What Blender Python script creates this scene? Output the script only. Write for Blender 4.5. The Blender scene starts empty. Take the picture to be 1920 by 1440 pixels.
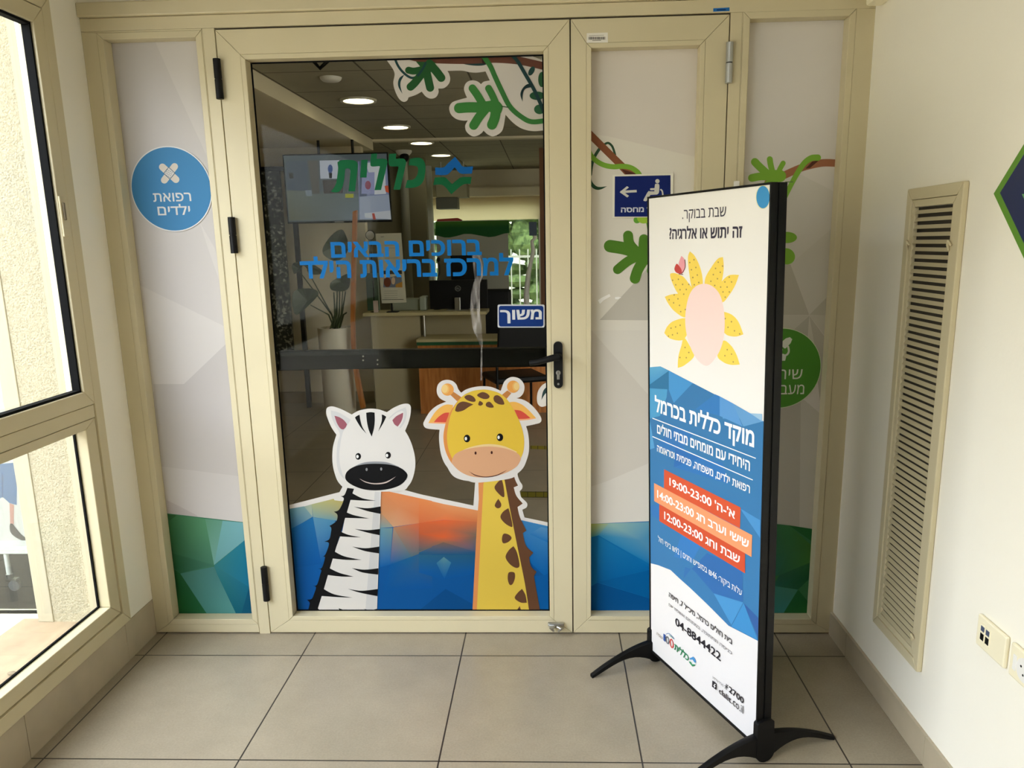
import bpy, bmesh, math, random
from mathutils import Vector, Matrix
from mathutils.geometry import tessellate_polygon
random.seed(7)
sc = bpy.context.scene
C = sc.collection

# ------------------------------------------------------------------ camera
FPX, PX0, PY0 = 1451.733, 976.256, 763.607          # focal length and principal point in pixels of 1920x1440
YAW, PITCH, ROLL = -0.0394, -0.2084, -0.0187
CAM = Vector((-0.0785, -2.7821, 1.4967))
def _axes():
    cy, sy, cp, sp = math.cos(YAW), math.sin(YAW), math.cos(PITCH), math.sin(PITCH)
    f = Vector((sy*cp, cy*cp, sp)); r = Vector((cy, -sy, 0)); u = r.cross(f)
    cr, sr = math.cos(ROLL), math.sin(ROLL)
    return (r*cr + u*sr), (u*cr - r*sr), f
AR, AU, AF = _axes()
cd = bpy.data.cameras.new('camera'); cam = bpy.data.objects.new('camera', cd); C.objects.link(cam)
cd.sensor_fit = 'HORIZONTAL'; cd.sensor_width = 36; cd.lens = FPX*36/1920
cd.shift_x = -(PX0-960)/1920; cd.shift_y = (PY0-720)/1920
cd.clip_start = 0.02; cd.clip_end = 200
M = Matrix.Identity(4)
for i in range(3): M[i][0] = AR[i]; M[i][1] = AU[i]; M[i][2] = -AF[i]; M[i][3] = CAM[i]
cam.matrix_world = M
sc.camera = cam

# ------------------------------------------------------------------ world, sun, exposure
w = bpy.data.worlds.new('world'); sc.world = w; w.use_nodes = True
wn = w.node_tree.nodes; wl = w.node_tree.links
bg = wn['Background']; bg.inputs['Strength'].default_value = 13.6
tc = wn.new('ShaderNodeTexCoord'); sep = wn.new('ShaderNodeSeparateXYZ'); cr = wn.new('ShaderNodeValToRGB')
wl.new(tc.outputs['Generated'], sep.inputs[0]); wl.new(sep.outputs['Z'], cr.inputs[0]); wl.new(cr.outputs[0], bg.inputs['Color'])
cr.color_ramp.elements[0].position = 0.0; cr.color_ramp.elements[0].color = (0.50, 0.50, 0.50, 1)
cr.color_ramp.elements[1].position = 0.35; cr.color_ramp.elements[1].color = (0.94, 0.98, 1.17, 1)
sl = bpy.data.lights.new('sun', 'SUN'); sl.energy = .4; sl.angle = math.radians(3); sl.color = (1, .95, .85)
so = bpy.data.objects.new('sun', sl); C.objects.link(so)
so.rotation_euler = Vector((-0.02, -0.8, 1.0)).to_track_quat('Z', 'Y').to_euler()
la = bpy.data.lights.new('entrance_ceiling_lamp', 'AREA'); la.shape = 'SQUARE'; la.size = .55; la.energy = 11; la.color = (1, .95, .84)
lo_ = bpy.data.objects.new('entrance_ceiling_lamp', la); C.objects.link(lo_); lo_.location = (-0.1, -2.0, 2.60)
sc.view_settings.view_transform = 'Standard'; sc.view_settings.look = 'None'
sc.view_settings.exposure = 0.0; sc.view_settings.gamma = 1; sc.view_settings.use_curve_mapping = False
sc.cycles.use_denoising = True
sc.cycles.max_bounces = 12; sc.cycles.diffuse_bounces = 7; sc.cycles.transparent_max_bounces = 16
sc.cycles.caustics_reflective = False; sc.cycles.caustics_refractive = False
sc.cycles.sample_clamp_indirect = 6

# ------------------------------------------------------------------ pixel to place
def ray(x, y): return AR*((x-PX0)/FPX) - AU*((y-PY0)/FPX) + AF
def onY(x, y, yp=0.0): d = ray(x, y); return CAM + d*((yp-CAM.y)/d.y)
def onX(x, y, xp): d = ray(x, y); return CAM + d*((xp-CAM.x)/d.x)
def onZ(x, y, zp=0.0): d = ray(x, y); return CAM + d*((zp-CAM.z)/d.z)

# ------------------------------------------------------------------ materials
def s2l(c): return tuple(((v/255)/12.92 if v/255 <= .04045 else ((v/255+.055)/1.055)**2.4) for v in c)
MATS = {}
def mat(name, rgb, rough=.5, metal=0, noise=0, nscale=20, bump=0, bscale=200, emit=None, estr=0, spec=.5, coat=0):
    if name in MATS: return MATS[name]
    m = bpy.data.materials.new(name); m.use_nodes = True; nt = m.node_tree; b = nt.nodes['Principled BSDF']
    lin = s2l(rgb); b.inputs['Base Color'].default_value = (*lin, 1)
    b.inputs['Roughness'].default_value = rough; b.inputs['Metallic'].default_value = metal
    b.inputs['Specular IOR Level'].default_value = spec; b.inputs['Coat Weight'].default_value = coat
    t = nt.nodes.new('ShaderNodeTexCoord')
    if noise:
        n = nt.nodes.new('ShaderNodeTexNoise'); n.inputs['Scale'].default_value = nscale; n.inputs['Detail'].default_value = 6
        r = nt.nodes.new('ShaderNodeValToRGB'); nt.links.new(t.outputs['Object'], n.inputs['Vector']); nt.links.new(n.outputs['Fac'], r.inputs[0])
        r.color_ramp.elements[0].position = .3; r.color_ramp.elements[1].position = .7
        r.color_ramp.elements[0].color = (*[v*(1-noise) for v in lin], 1); r.color_ramp.elements[1].color = (*[min(1, v*(1+noise*.6)) for v in lin], 1)
        nt.links.new(r.outputs[0], b.inputs['Base Color'])
    if bump:
        n = nt.nodes.new('ShaderNodeTexNoise'); n.inputs['Scale'].default_value = bscale; n.inputs['Detail'].default_value = 4
        bp = nt.nodes.new('ShaderNodeBump'); bp.inputs['Strength'].default_value = bump; bp.inputs['Distance'].default_value = .004
        nt.links.new(t.outputs['Object'], n.inputs['Vector']); nt.links.new(n.outputs['Fac'], bp.inputs['Height']); nt.links.new(bp.outputs[0], b.inputs['Normal'])
    if emit: b.inputs['Emission Color'].default_value = (*s2l(emit), 1); b.inputs['Emission Strength'].default_value = estr
    MATS[name] = m; return m
def glass_mat(name, tint, refl_rough=0.0, ior=1.5):
    m = bpy.data.materials.new(name); m.use_nodes = True; nt = m.node_tree; nt.nodes.clear()
    o = nt.nodes.new('ShaderNodeOutputMaterial'); mx = nt.nodes.new('ShaderNodeMixShader')
    t = nt.nodes.new('ShaderNodeBsdfTransparent'); t.inputs[0].default_value = (*tint, 1)
    g = nt.nodes.new('ShaderNodeBsdfGlossy'); g.inputs['Roughness'].default_value = refl_rough
    f = nt.nodes.new('ShaderNodeFresnel'); f.inputs[0].default_value = ior
    ge = nt.nodes.new('ShaderNodeNewGeometry'); mr = nt.nodes.new('ShaderNodeMapRange'); mr.inputs[3].default_value = ior; mr.inputs[4].default_value = 1/ior
    nt.links.new(ge.outputs['Backfacing'], mr.inputs[0]); nt.links.new(mr.outputs[0], f.inputs[0])
    nt.links.new(f.outputs[0], mx.inputs[0]); nt.links.new(t.outputs[0], mx.inputs[1]); nt.links.new(g.outputs[0], mx.inputs[2]); nt.links.new(mx.outputs[0], o.inputs[0])
    return m
def print_mat(name, rough, emit=0):
    m = bpy.data.materials.new(name); m.use_nodes = True; nt = m.node_tree; b = nt.nodes['Principled BSDF']
    a = nt.nodes.new('ShaderNodeAttribute'); a.attribute_name = 'Col'; nt.links.new(a.outputs['Color'], b.inputs['Base Color'])
    b.inputs['Roughness'].default_value = rough; b.inputs['Specular IOR Level'].default_value = .12
    if emit: nt.links.new(a.outputs['Color'], b.inputs['Emission Color']); b.inputs['Emission Strength'].default_value = emit
    return m
VINYL = print_mat('vinyl_print', .45); SCREEN = print_mat('screen_image', .3, .45)
ALU = mat('beige_aluminium', (202, 191, 157), .42, noise=.03, nscale=3)
ALUD = mat('dark_joint_gap_shade', (60, 50, 36), .7)  # dark backing for joints; shade of the gaps put into its colour
WALLM = mat('white_wall_paint', (238, 234, 220), .75, noise=.02, nscale=2, bump=.08, bscale=90)
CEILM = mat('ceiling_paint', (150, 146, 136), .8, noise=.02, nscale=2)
BLACK = mat('black_plastic', (9, 9, 10), .5, spec=.22)
BLACKM = mat('black_metal', (10, 10, 11), .42, spec=.22)
RUBBER = mat('black_gasket', (10, 11, 11), .85, spec=.15)
STEEL = mat('brushed_steel', (190, 190, 186), .3, metal=1)
WHITEP = mat('white_plastic', (232, 230, 224), .35)
IVORY = mat('ivory_plastic', (238, 230, 200), .35)
GREYP = mat('grey_aluminium', (176, 178, 176), .35, metal=.6)

# ------------------------------------------------------------------ object helpers
ORG = {}
def link(o, parent=None, wo=Vector((0, 0, 0))):
    C.objects.link(o); ORG[o.name] = Vector(wo)
    if parent is not None:
        o.parent = parent; o.location = Vector(wo) - ORG[parent.name]
    else: o.location = wo
    return o
def empty(name, loc):
    o = bpy.data.objects.new(name, None); o.empty_display_size = .05; return link(o, None, Vector(loc))
def tag(o, label, cat, group=None):
    o['label'] = label; o['category'] = cat
    if group: o['group'] = group
    return o
def struct(o): o['kind'] = 'structure'; return o

class MB:
    def __init__(s): s.bm = bmesh.new()
    def box(s, x0, x1, y0, y1, z0, z1):
        v = [s.bm.verts.new((x, y, z)) for x in (x0, x1) for y in (y0, y1) for z in (z0, z1)]
        for f in ((0, 1, 3, 2), (4, 6, 7, 5), (0, 4, 5, 1), (2, 3, 7, 6), (0, 2, 6, 4), (1, 5, 7, 3)): s.bm.faces.new([v[i] for i in f])
        return s
    def prism(s, pts, vec):                          # 3D polygon extruded by vec
        vec = Vector(vec); a = [s.bm.verts.new(Vector(p)) for p in pts]; b = [s.bm.verts.new(Vector(p)+vec) for p in pts]
        tri = tessellate_polygon([[Vector(p) for p in pts]])
        for t in tri:
            s.bm.faces.new([a[i] for i in t]); s.bm.faces.new([b[i] for i in reversed(t)])
        n = len(pts)
        for i in range(n): s.bm.faces.new([a[i], a[(i+1) % n], b[(i+1) % n], b[i]])
        return s
    def cyl(s, p0, p1, r0, r1=None, seg=20, cap=True):
        return s.tube([p0, p1], [r0, r0 if r1 is None else r1], seg, cap)
    def tube(s, path, rad, seg=12, cap=True):
        path = [Vector(p) for p in path]
        if not hasattr(rad, '__len__'): rad = [rad]*len(path)
        rings = []; prev = None
        for i, p in enumerate(path):
            d = (path[min(i+1, len(path)-1)] - path[max(i-1, 0)]).normalized()
            if prev is None:
                up = Vector((0, 0, 1)) if abs(d.z) < .9 else Vector((1, 0, 0)); a = d.cross(up).normalized()
            else: a = (prev - d*prev.dot(d)).normalized()
            prev = a; b = d.cross(a)
            rings.append([s.bm.verts.new(p + (a*math.cos(t)+b*math.sin(t))*rad[i]) for t in [2*math.pi*k/seg for k in range(seg)]])
        for i in range(len(rings)-1):
            for k in range(seg): s.bm.faces.new([rings[i][k], rings[i][(k+1) % seg], rings[i+1][(k+1) % seg], rings[i+1][k]])
        if cap: s.bm.faces.new(list(reversed(rings[0]))); s.bm.faces.new(rings[-1])
        return s
    def lathe(s, c, prof, seg=40):                   # prof: (radius, z) pairs round the vertical through c
        c = Vector(c); rings = []
        for r, z in prof:
            rings.append([s.bm.verts.new(c+Vector((max(r, 1e-4)*math.cos(2*math.pi*k/seg), max(r, 1e-4)*math.sin(2*math.pi*k/seg), z))) for k in range(seg)])
        for i in range(len(rings)-1):
            for k in range(seg): s.bm.faces.new([rings[i][k], rings[i][(k+1) % seg], rings[i+1][(k+1) % seg], rings[i+1][k]])
        return s
    def ball(s, c, rx, ry=None, rz=None, seg=20):
        ry = rx if ry is None else ry; rz = rx if rz is None else rz
        mtx = Matrix.Translation(Vector(c)) @ Matrix.Diagonal((rx, ry, rz, 1))
        bmesh.ops.create_uvsphere(s.bm, u_segments=seg, v_segments=seg//2, radius=1, matrix=mtx); return s
    def quad(s, a, b, c, d): s.bm.faces.new([s.bm.verts.new(Vector(p)) for p in (a, b, c, d)]); return s
    def build(s, name, m, parent=None, bevel=0, smooth=False, origin=None, solid=0):
        bm = s.bm; bmesh.ops.recalc_face_normals(bm, faces=bm.faces)
        vs = [v.co for v in bm.verts]
        if origin is None:
            lo = Vector([min(v[i] for v in vs) for i in range(3)]); hi = Vector([max(v[i] for v in vs) for i in range(3)])
            origin = Vector(((lo.x+hi.x)/2, (lo.y+hi.y)/2, lo.z))
        origin = Vector(origin)
        for v in bm.verts: v.co -= origin
        me = bpy.data.meshes.new(name); bm.to_mesh(me); bm.free(); me.materials.append(m)
        if smooth:
            for p in me.polygons: p.use_smooth = True
            try: me.set_sharp_from_angle(angle=math.radians(40))
            except Exception: pass
        o = bpy.data.objects.new(name, me); link(o, parent, origin)
        if solid:
            md = o.modifiers.new('solid', 'SOLIDIFY'); md.thickness = solid; md.offset = 0
        if bevel:
            md = o.modifiers.new('bevel', 'BEVEL'); md.width = bevel; md.segments = 2; md.limit_method = 'ANGLE'; md.angle_limit = math.radians(40)
        return o

def ring(mb, x0, x1, z0, z1, wl_, wr, wb, wt, y0, y1, gap=.0006, ax='y', bott=True):
    """four mitred bars round an opening; ax 'y': lies in xz plane, 'x': lies in yz plane (x0,x1 are then y)"""
    P = (lambda a, b: (a, y0, b)) if ax == 'y' else (lambda a, b: (y0, a, b))
    V = (0, y1-y0, 0) if ax == 'y' else (y1-y0, 0, 0)
    g = gap
    mb.prism([P(x0, z0+g), P(x0, z1-g), P(x0+wl_, z1-wt-g), P(x0+wl_, z0+wb+g)], V)
    mb.prism([P(x1, z0+g), P(x1, z1-g), P(x1-wr, z1-wt-g), P(x1-wr, z0+wb+g)], V)
    mb.prism([P(x0+g, z1), P(x1-g, z1), P(x1-wr-g, z1-wt), P(x0+wl_+g, z1-wt)], V)
    if bott: mb.prism([P(x0+g, z0), P(x1-g, z0), P(x1-wr-g, z0+wb), P(x0+wl_+g, z0+wb)], V)
    return mb

# ------------------------------------------------------------------ flat printed artwork
def curve(pts, closed=True, n=7):
    """Catmull-Rom through pts; a point with a third element is a corner"""
    m = len(pts); out = []
    for i in range(m if closed else m-1):
        p1, p2 = pts[i], pts[(i+1) % m]
        p0 = p1 if (len(p1) > 2 or (not closed and i == 0)) else pts[i-1]
        p3 = p2 if (len(p2) > 2 or (not closed and i == m-2)) else pts[(i+2) % m]
        for k in range(n):
            t = k/n
            out.append(tuple(.5*((2*p1[j]) + (-p0[j]+p2[j])*t + (2*p0[j]-5*p1[j]+4*p2[j]-p3[j])*t*t + (-p0[j]+3*p1[j]-3*p2[j]+p3[j])*t**3) for j in (0, 1)))
    if not closed: out.append(tuple(pts[-1][:2]))
    return out
def ell(cx, cy, rx, ry, rot=0, n=36):
    c, s_ = math.cos(rot), math.sin(rot)
    return [(cx+rx*math.cos(t)*c-ry*math.sin(t)*s_, cy+rx*math.cos(t)*s_+ry*math.sin(t)*c) for t in [2*math.pi*k/n for k in range(n)]]
FONTC = None
def text_mesh(body, bold, shear=0, spacing=1.0):
    """letter outlines cut into outer contours with their holes; each outer gets its own filling"""
    cu = bpy.data.curves.new('lettering', 'FONT'); cu.body = body; cu.size = 1; cu.resolution_u = 3; cu.shear = shear
    cu.space_character = spacing; cu.fill_mode = 'NONE'
    o = bpy.data.objects.new('lettering', cu); C.objects.link(o)
    bpy.context.view_layer.update(); dg = bpy.context.evaluated_depsgraph_get()
    me = bpy.data.meshes.new_from_object(o.evaluated_get(dg))
    vs = [(v.co.x, v.co.y) for v in me.vertices]; es = [tuple(e.vertices) for e in me.edges]
    bpy.data.objects.remove(o); bpy.data.curves.remove(cu); bpy.data.meshes.remove(me)
    par = list(range(len(vs)))
    def find(i):
        while par[i] != i: par[i] = par[par[i]]; i = par[i]
        return i
    for i, j in es: par[find(i)] = find(j)
    comp = {}
    for i in range(len(vs)): comp.setdefault(find(i), []).append(i)
    loops = [sorted(c) for c in comp.values() if len(c) > 2]
    def area(lp): return sum(vs[lp[k]][0]*vs[lp[(k+1) % len(lp)]][1]-vs[lp[(k+1) % len(lp)]][0]*vs[lp[k]][1] for k in range(len(lp)))/2
    def inside(p, lp):
        c = False; x, y = p
        for k in range(len(lp)):
            x0, y0 = vs[lp[k]]; x1, y1 = vs[lp[k-1]]
            if (y0 > y) != (y1 > y) and x < (x1-x0)*(y-y0)/(y1-y0)+x0: c = not c
        return c
    ars = [area(l) for l in loops]; outs, holes = [], []
    for i, l in enumerate(loops):
        hole = any(ars[j]*ars[i] < 0 and abs(ars[j]) > abs(ars[i]) and inside(vs[l[0]], m_) for j, m_ in enumerate(loops) if j != i)
        (holes if hole else outs).append(l)
    if bold:
        nv = list(vs)
        for l, ar_ in zip(loops, ars):
            m_ = len(l); sg = (1 if ar_ > 0 else -1)*(-1 if l in holes else 1)
            for k in range(m_):
                p, q, t = vs[l[k-1]], vs[l[k]], vs[l[(k+1) % m_]]
                a1 = math.hypot(q[0]-p[0], q[1]-p[1]) or 1e-9; a2 = math.hypot(t[0]-q[0], t[1]-q[1]) or 1e-9
                n1 = ((q[1]-p[1])/a1, -(q[0]-p[0])/a1); n2 = ((t[1]-q[1])/a2, -(t[0]-q[0])/a2)
                b_ = (n1[0]+n2[0], n1[1]+n2[1]); d_ = max(.45, 1+n1[0]*n2[0]+n1[1]*n2[1])
                nv[l[k]] = (q[0]+sg*bold*b_[0]/d_, q[1]+sg*bold*b_[1]/d_)
        vs = nv
    groups = []
    for l in outs:
        hs = [h for h in holes if inside(vs[h[0]], l)]; idx = l+[i for h in hs for i in h]
        tr = tessellate_polygon([[Vector((*vs[i], 0)) for i in q] for q in [l]+hs])
        groups.append([[idx[i] for i in t] for t in tr])
    return vs, groups
def heb(t):
    """order for display: Hebrew runs right to left, number runs kept"""
    import re
    toks = re.findall(r"[0-9][0-9:\-\.\u2013]*[0-9]|[0-9]|.", t)
    return ''.join(reversed(toks))
class Art:
    """stack of flat coloured shapes on a plane; to2(px,py)->(u,v); to3(u,v,lift)->place"""
    def __init__(s, to2, to3, step=.00004, T=None, gain=1.0):
        s.to2, s.to3, s.step = to2, to3, step; s.verts = []; s.faces = []; s.cols = []; s.n = 0; s.ox = s.oy = 0; s.sc = 1; s.gain = gain
    def crop(s, ox, oy, k): s.ox, s.oy, s.sc = ox, oy, k; return s
    def P(s, p): return s.to2(s.ox+p[0]/s.sc, s.oy+p[1]/s.sc)
    def col(s, c): l = s2l(c); return tuple(min(.95, v*s.gain) for v in l)
    def add(s, uv, faces, cols):
        s.n += 1; b = len(s.verts); L = s.n*s.step
        s.verts += [s.to3(u, v, L) for u, v in uv]
        for f in faces:
            s.faces.append([b+i for i in f]); s.cols.append([cols[i] if isinstance(cols, list) else cols for i in f])
    def polyuv(s, uv, c):
        tris = tessellate_polygon([[Vector((u, v, 0)) for u, v in uv]])
        s.add(uv, tris, c)
    def poly(s, pts, c): s.polyuv([s.P(p) for p in pts], s.col(c)); return s
    def smooth(s, pts, c, n=7): return s.poly(curve(pts, True, n), c)
    def ell(s, cx, cy, rx, ry, c, rot=0): return s.poly(ell(cx, cy, rx, ry, rot), c)
    def grad(s, pts):                                 # pts: (x, y, colour): colours blend between corners
        uv = [s.P(p) for p in pts]; cu = sum(u for u, v in uv)/len(uv); cv = sum(v for u, v in uv)/len(uv)
        cols = [s.col(p[2]) for p in pts]
        if len(pts) > 3:
            cols.append(tuple(sum(c[i] for c in cols)/len(pts) for i in range(3))); n = len(pts)
            s.add(uv+[(cu, cv)], [(i, (i+1) % n, n) for i in range(n)], cols)
        else: s.add(uv, [(0, 1, 2)], cols)
        return s
    def stroke(s, pts, w, c, closed=False, smooth=True, taper=None, cap=True):
        """round-ended band along a path in picture units"""
        p = curve(pts, closed, 8) if smooth and len(pts) > 2 else [q[:2] for q in pts]
        p = [Vector(q) for q in p]; L, R = [], []
        m = len(p)
        for i, q in enumerate(p):
            d = (p[min(i+1, m-1)] - p[max(i-1, 0)])
            if closed: d = p[(i+1) % m]-p[i-1]
            d.normalize(); nrm = Vector((-d.y, d.x)); ww = w/2
            if taper: t = i/(m-1); ww = (taper[0]*(1-t)+taper[1]*t)/2
            L.append(q+nrm*ww); R.append(q-nrm*ww)
        uv = [s.P(a) for a in L]+[s.P(a) for a in R]
        faces = [(i, i+1, m+i+1, m+i) for i in range(m-1)]
        if closed: faces.append((m-1, 0, m, 2*m-1))
        s.add(uv, faces, s.col(c))
        if cap and not closed:
            w0, w1 = (taper if taper else (w, w))
            s.poly(ell(p[0].x, p[0].y, w0/2, w0/2, 0, 16), c)
            s.poly(ell(p[-1].x, p[-1].y, w1/2, w1/2, 0, 16), c)
        return s
    def text(s, body, L, R, bot, top, c, bold=.0, shear=0, uv=False, spacing=1.0):
        vs, fs = text_mesh(body, bold, shear, spacing)
        x0, x1 = min(v[0] for v in vs), max(v[0] for v in vs); y0, y1 = min(v[1] for v in vs), max(v[1] for v in vs)
        if uv: u0, u1, v0, v1 = L, R, bot, top
        else: u0 = s.P(L)[0]; u1 = s.P(R)[0]; v0 = s.P(bot)[1]; v1 = s.P(top)[1]
        pts = [(u0+(v[0]-x0)/(x1-x0)*(u1-u0), v0+(v[1]-y0)/(y1-y0)*(v1-v0)) for v in vs]
        k0 = s.n
        for gi, g in enumerate(fs):
            s.n = k0 + (gi % 3)*.4; used = sorted({i for f in g for i in f}); mp = {i: k for k, i in enumerate(used)}
            s.add([pts[i] for i in used], [[mp[i] for i in f] for f in g], s.col(c))
        s.n = k0 + 2; return s
    def build(s, name, m, parent=None, origin=None):
        vs = s.verts
        if origin is None:
            lo = Vector([min(v[i] for v in vs) for i in range(3)]); hi = Vector([max(v[i] for v in vs) for i in range(3)])
            origin = Vector(((lo.x+hi.x)/2, (lo.y+hi.y)/2, lo.z))
        me = bpy.data.meshes.new(name); me.from_pydata([tuple(Vector(v)-origin) for v in vs], [], s.faces); me.materials.append(m)
        ca = me.color_attributes.new('Col', 'FLOAT_COLOR', 'CORNER'); k = 0
        for p, cols in zip(me.polygons, s.cols):
            for j in range(len(cols)): ca.data[k].color = (*cols[j], 1); k += 1
        me.update(); o = bpy.data.objects.new(name, me); return link(o, parent, origin)
GY = 0.05                                             # glass front of the entrance
def doorart(gain=1.0, y=GY-.0006, step=.00004):
    return Art(lambda x, y_: (lambda q: (q.x, q.z))(onY(x, y_, GY)), lambda u, v, L: (u, y-L, v), step, gain=gain)
def wallart(yp, gain=1.0, step=.0002):
    return Art(lambda x, y_: (lambda q: (q.x, q.z))(onY(x, y_, yp)), lambda u, v, L: (u, yp-L, v), step, gain=gain)

# ================================================================== SETTING
XL, XR, YB, ZC = -1.6586, 0.996, -5.3, 2.62
TX, TY, TS = 0.1794, -0.1652, 0.6
def tile_mat(name, base, grout, ts=TS, gw=.0050, ox=TX, oy=TY, rough=.34):
    m = bpy.data.materials.new(name); m.use_nodes = True; nt = m.node_tree; b = nt.nodes['Principled BSDF']; N = nt.nodes.new; Lk = nt.links.new
    g = N('ShaderNodeNewGeometry'); sp = N('ShaderNodeSeparateXYZ'); Lk(g.outputs['Position'], sp.inputs[0])
    def ax(o, off):
        a = N('ShaderNodeMath'); a.operation = 'SUBTRACT'; a.inputs[1].default_value = off - ts*40 - ts/2; Lk(o, a.inputs[0])
        d = N('ShaderNodeMath'); d.operation = 'DIVIDE'; d.inputs[1].default_value = ts; Lk(a.outputs[0], d.inputs[0])
        f = N('ShaderNodeMath'); f.operation = 'FRACT'; Lk(d.outputs[0], f.inputs[0])
        c = N('ShaderNodeMath'); c.operation = 'SUBTRACT'; c.inputs[1].default_value = .5; Lk(f.outputs[0], c.inputs[0])
        e = N('ShaderNodeMath'); e.operation = 'ABSOLUTE'; Lk(c.outputs[0], e.inputs[0])
        h = N('ShaderNodeMath'); h.operation = 'LESS_THAN'; h.inputs[1].default_value = gw/ts/2; Lk(e.outputs[0], h.inputs[0])
        fl = N('ShaderNodeMath'); fl.operation = 'FLOOR'; Lk(d.outputs[0], fl.inputs[0])
        return h.outputs[0], fl.outputs[0]
    gx, ix = ax(sp.outputs['X'], ox); gy, iy = ax(sp.outputs['Y'], oy)
    mx = N('ShaderNodeMath'); mx.operation = 'MAXIMUM'; Lk(gx, mx.inputs[0]); Lk(gy, mx.inputs[1])
    n = N('ShaderNodeTexNoise'); n.inputs['Scale'].default_value = 5; n.inputs['Detail'].default_value = 8; n.inputs['Roughness'].default_value = .65; Lk(g.outputs['Position'], n.inputs['Vector'])
    r = N('ShaderNodeValToRGB'); Lk(n.outputs['Fac'], r.inputs[0]); lin = s2l(base)
    r.color_ramp.elements[0].position = .32; r.color_ramp.elements[1].position = .68
    r.color_ramp.elements[0].color = (*[v*.90 for v in lin], 1); r.color_ramp.elements[1].color = (*[v*1.07 for v in lin], 1)
    n2 = N('ShaderNodeTexNoise'); n2.inputs['Scale'].default_value = 160; n2.inputs['Detail'].default_value = 3; Lk(g.outputs['Position'], n2.inputs['Vector'])
    mu = N('ShaderNodeMix'); mu.data_type = 'RGBA'; mu.blend_type = 'OVERLAY'; mu.inputs['Factor'].default_value = .18
    Lk(r.outputs[0], mu.inputs[6]); Lk(n2.outputs['Fac'], mu.inputs[7])
    mm = N('ShaderNodeMix'); mm.data_type = 'RGBA'; Lk(mx.outputs[0], mm.inputs['Factor']); Lk(mu.outputs[2], mm.inputs[6]); mm.inputs[7].default_value = (*s2l(grout), 1)
    Lk(mm.outputs[2], b.inputs['Base Color']); b.inputs['Roughness'].default_value = rough
    bp = N('ShaderNodeBump'); bp.inputs['Strength'].default_value = .5; bp.inputs['Distance'].default_value = .002; bp.invert = True
    Lk(mx.outputs[0], bp.inputs['Height']); Lk(bp.outputs[0], b.inputs['Normal'])
    return m
TILE = tile_mat('beige_floor_tile', (152, 141, 121), (48, 42, 36))
struct(MB().box(XL-.11, XR+.11, YB-.11, 0.0, -.05, 0).build('floor', TILE))
struct(MB().box(-4.2, 2.6, 0.0, 11.0, -.05, 0).build('floor', TILE))
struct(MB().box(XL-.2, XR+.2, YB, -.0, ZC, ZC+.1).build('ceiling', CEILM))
# left wall round the window
WY0, WY1, WZ0, WZ1 = -4.7, -0.165, .148, 2.29
struct(MB().box(XL-.12, XL, WY1, 0, 0.15, ZC).box(XL-.12, XL, YB, WY0, 0.15, ZC).box(XL-.12, XL, WY0, WY1, WZ1, ZC).build('wall_left', WALLM))
def skirt_mat():
    m = bpy.data.materials.new('skirting_tile'); m.use_nodes = True; nt = m.node_tree; b = nt.nodes['Principled BSDF']
    g = nt.nodes.new('ShaderNodeNewGeometry'); n = nt.nodes.new('ShaderNodeTexNoise'); n.inputs['Scale'].default_value = 6; n.inputs['Detail'].default_value = 8
    nt.links.new(g.outputs['Position'], n.inputs['Vector']); r = nt.nodes.new('ShaderNodeValToRGB'); nt.links.new(n.outputs['Fac'], r.inputs[0])
    lin = s2l((176, 164, 140)); r.color_ramp.elements[0].position = .3; r.color_ramp.elements[1].position = .7
    r.color_ramp.elements[0].color = (*[v*.88 for v in lin], 1); r.color_ramp.elements[1].color = (*[v*1.08 for v in lin], 1)
    nt.links.new(r.outputs[0], b.inputs['Base Color']); b.inputs['Roughness'].default_value = .35; return m
SKIRT = skirt_mat()
mb = MB()
for y1, y0 in ((0, -.2015), (-.2035, -.765), (-.767, -1.365), (-1.367, -1.965), (-1.967, -2.565), (-2.567, -3.165), (-3.167, YB)): mb.box(XL-.1, XL, y0, y1, 0, .148)
struct(mb.build('baseboard_left', SKIRT, bevel=.0008))
struct(MB().box(XL-.1, XL-.003, YB, 0, 0, .146).build('trim_1', ALUD))
struct(MB().box(XR, XR+.12, YB, 0, 0, ZC).build('wall_right', WALLM))
mb = MB()
for y1, y0 in ((0, -.165), (-.167, -.765), (-.767, -1.365), (-1.367, -1.965), (-1.967, YB)): mb.box(XR-.011, XR, y0, y1, 0, .093)
struct(mb.build('baseboard_right', SKIRT, bevel=.0008))
struct(MB().box(XL-.12, XR+.12, YB-.12, YB, 0, ZC).build('wall_back', mat('corridor_wall', (84, 80, 72), .8)))
# entrance frame: header, posts, cap
ZT = 2.2245
HDR = MB().box(XL, XR, 0, .10, ZT+.003, 2.268)
struct(HDR.build('trim_2', ALU, bevel=.001))
struct(MB().box(XL-.0, XR, -.016, .10, 2.2695, 2.315).build('trim_3', ALU, bevel=.004))
struct(MB().box(XL-.2, XR+.2, 0.0, .10, 2.315, ZC).build('wall_front', WALLM))
struct(MB().box(-1.2412, -1.1995, 0, .10, 0, ZT+.0025).build('trim_4', ALU, bevel=.001))      # post by the big leaf
struct(MB().box(.5275, .5662, 0, .10, 0, ZT+.0025).build('trim_5', ALU, bevel=.001))
struct(MB().box(-1.2, .53, .012, .05, ZT-.001, ZT+.004).box(-1.2005, -1.193, .012, .05, 0, ZT).box(.521, .5285, .012, .05, 0, ZT).box(-.003, .003, .012, .05, 0.004, ZT).build('trim_6', ALUD))  # dark strips stand in for the shade in the gaps round the leaves

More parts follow.
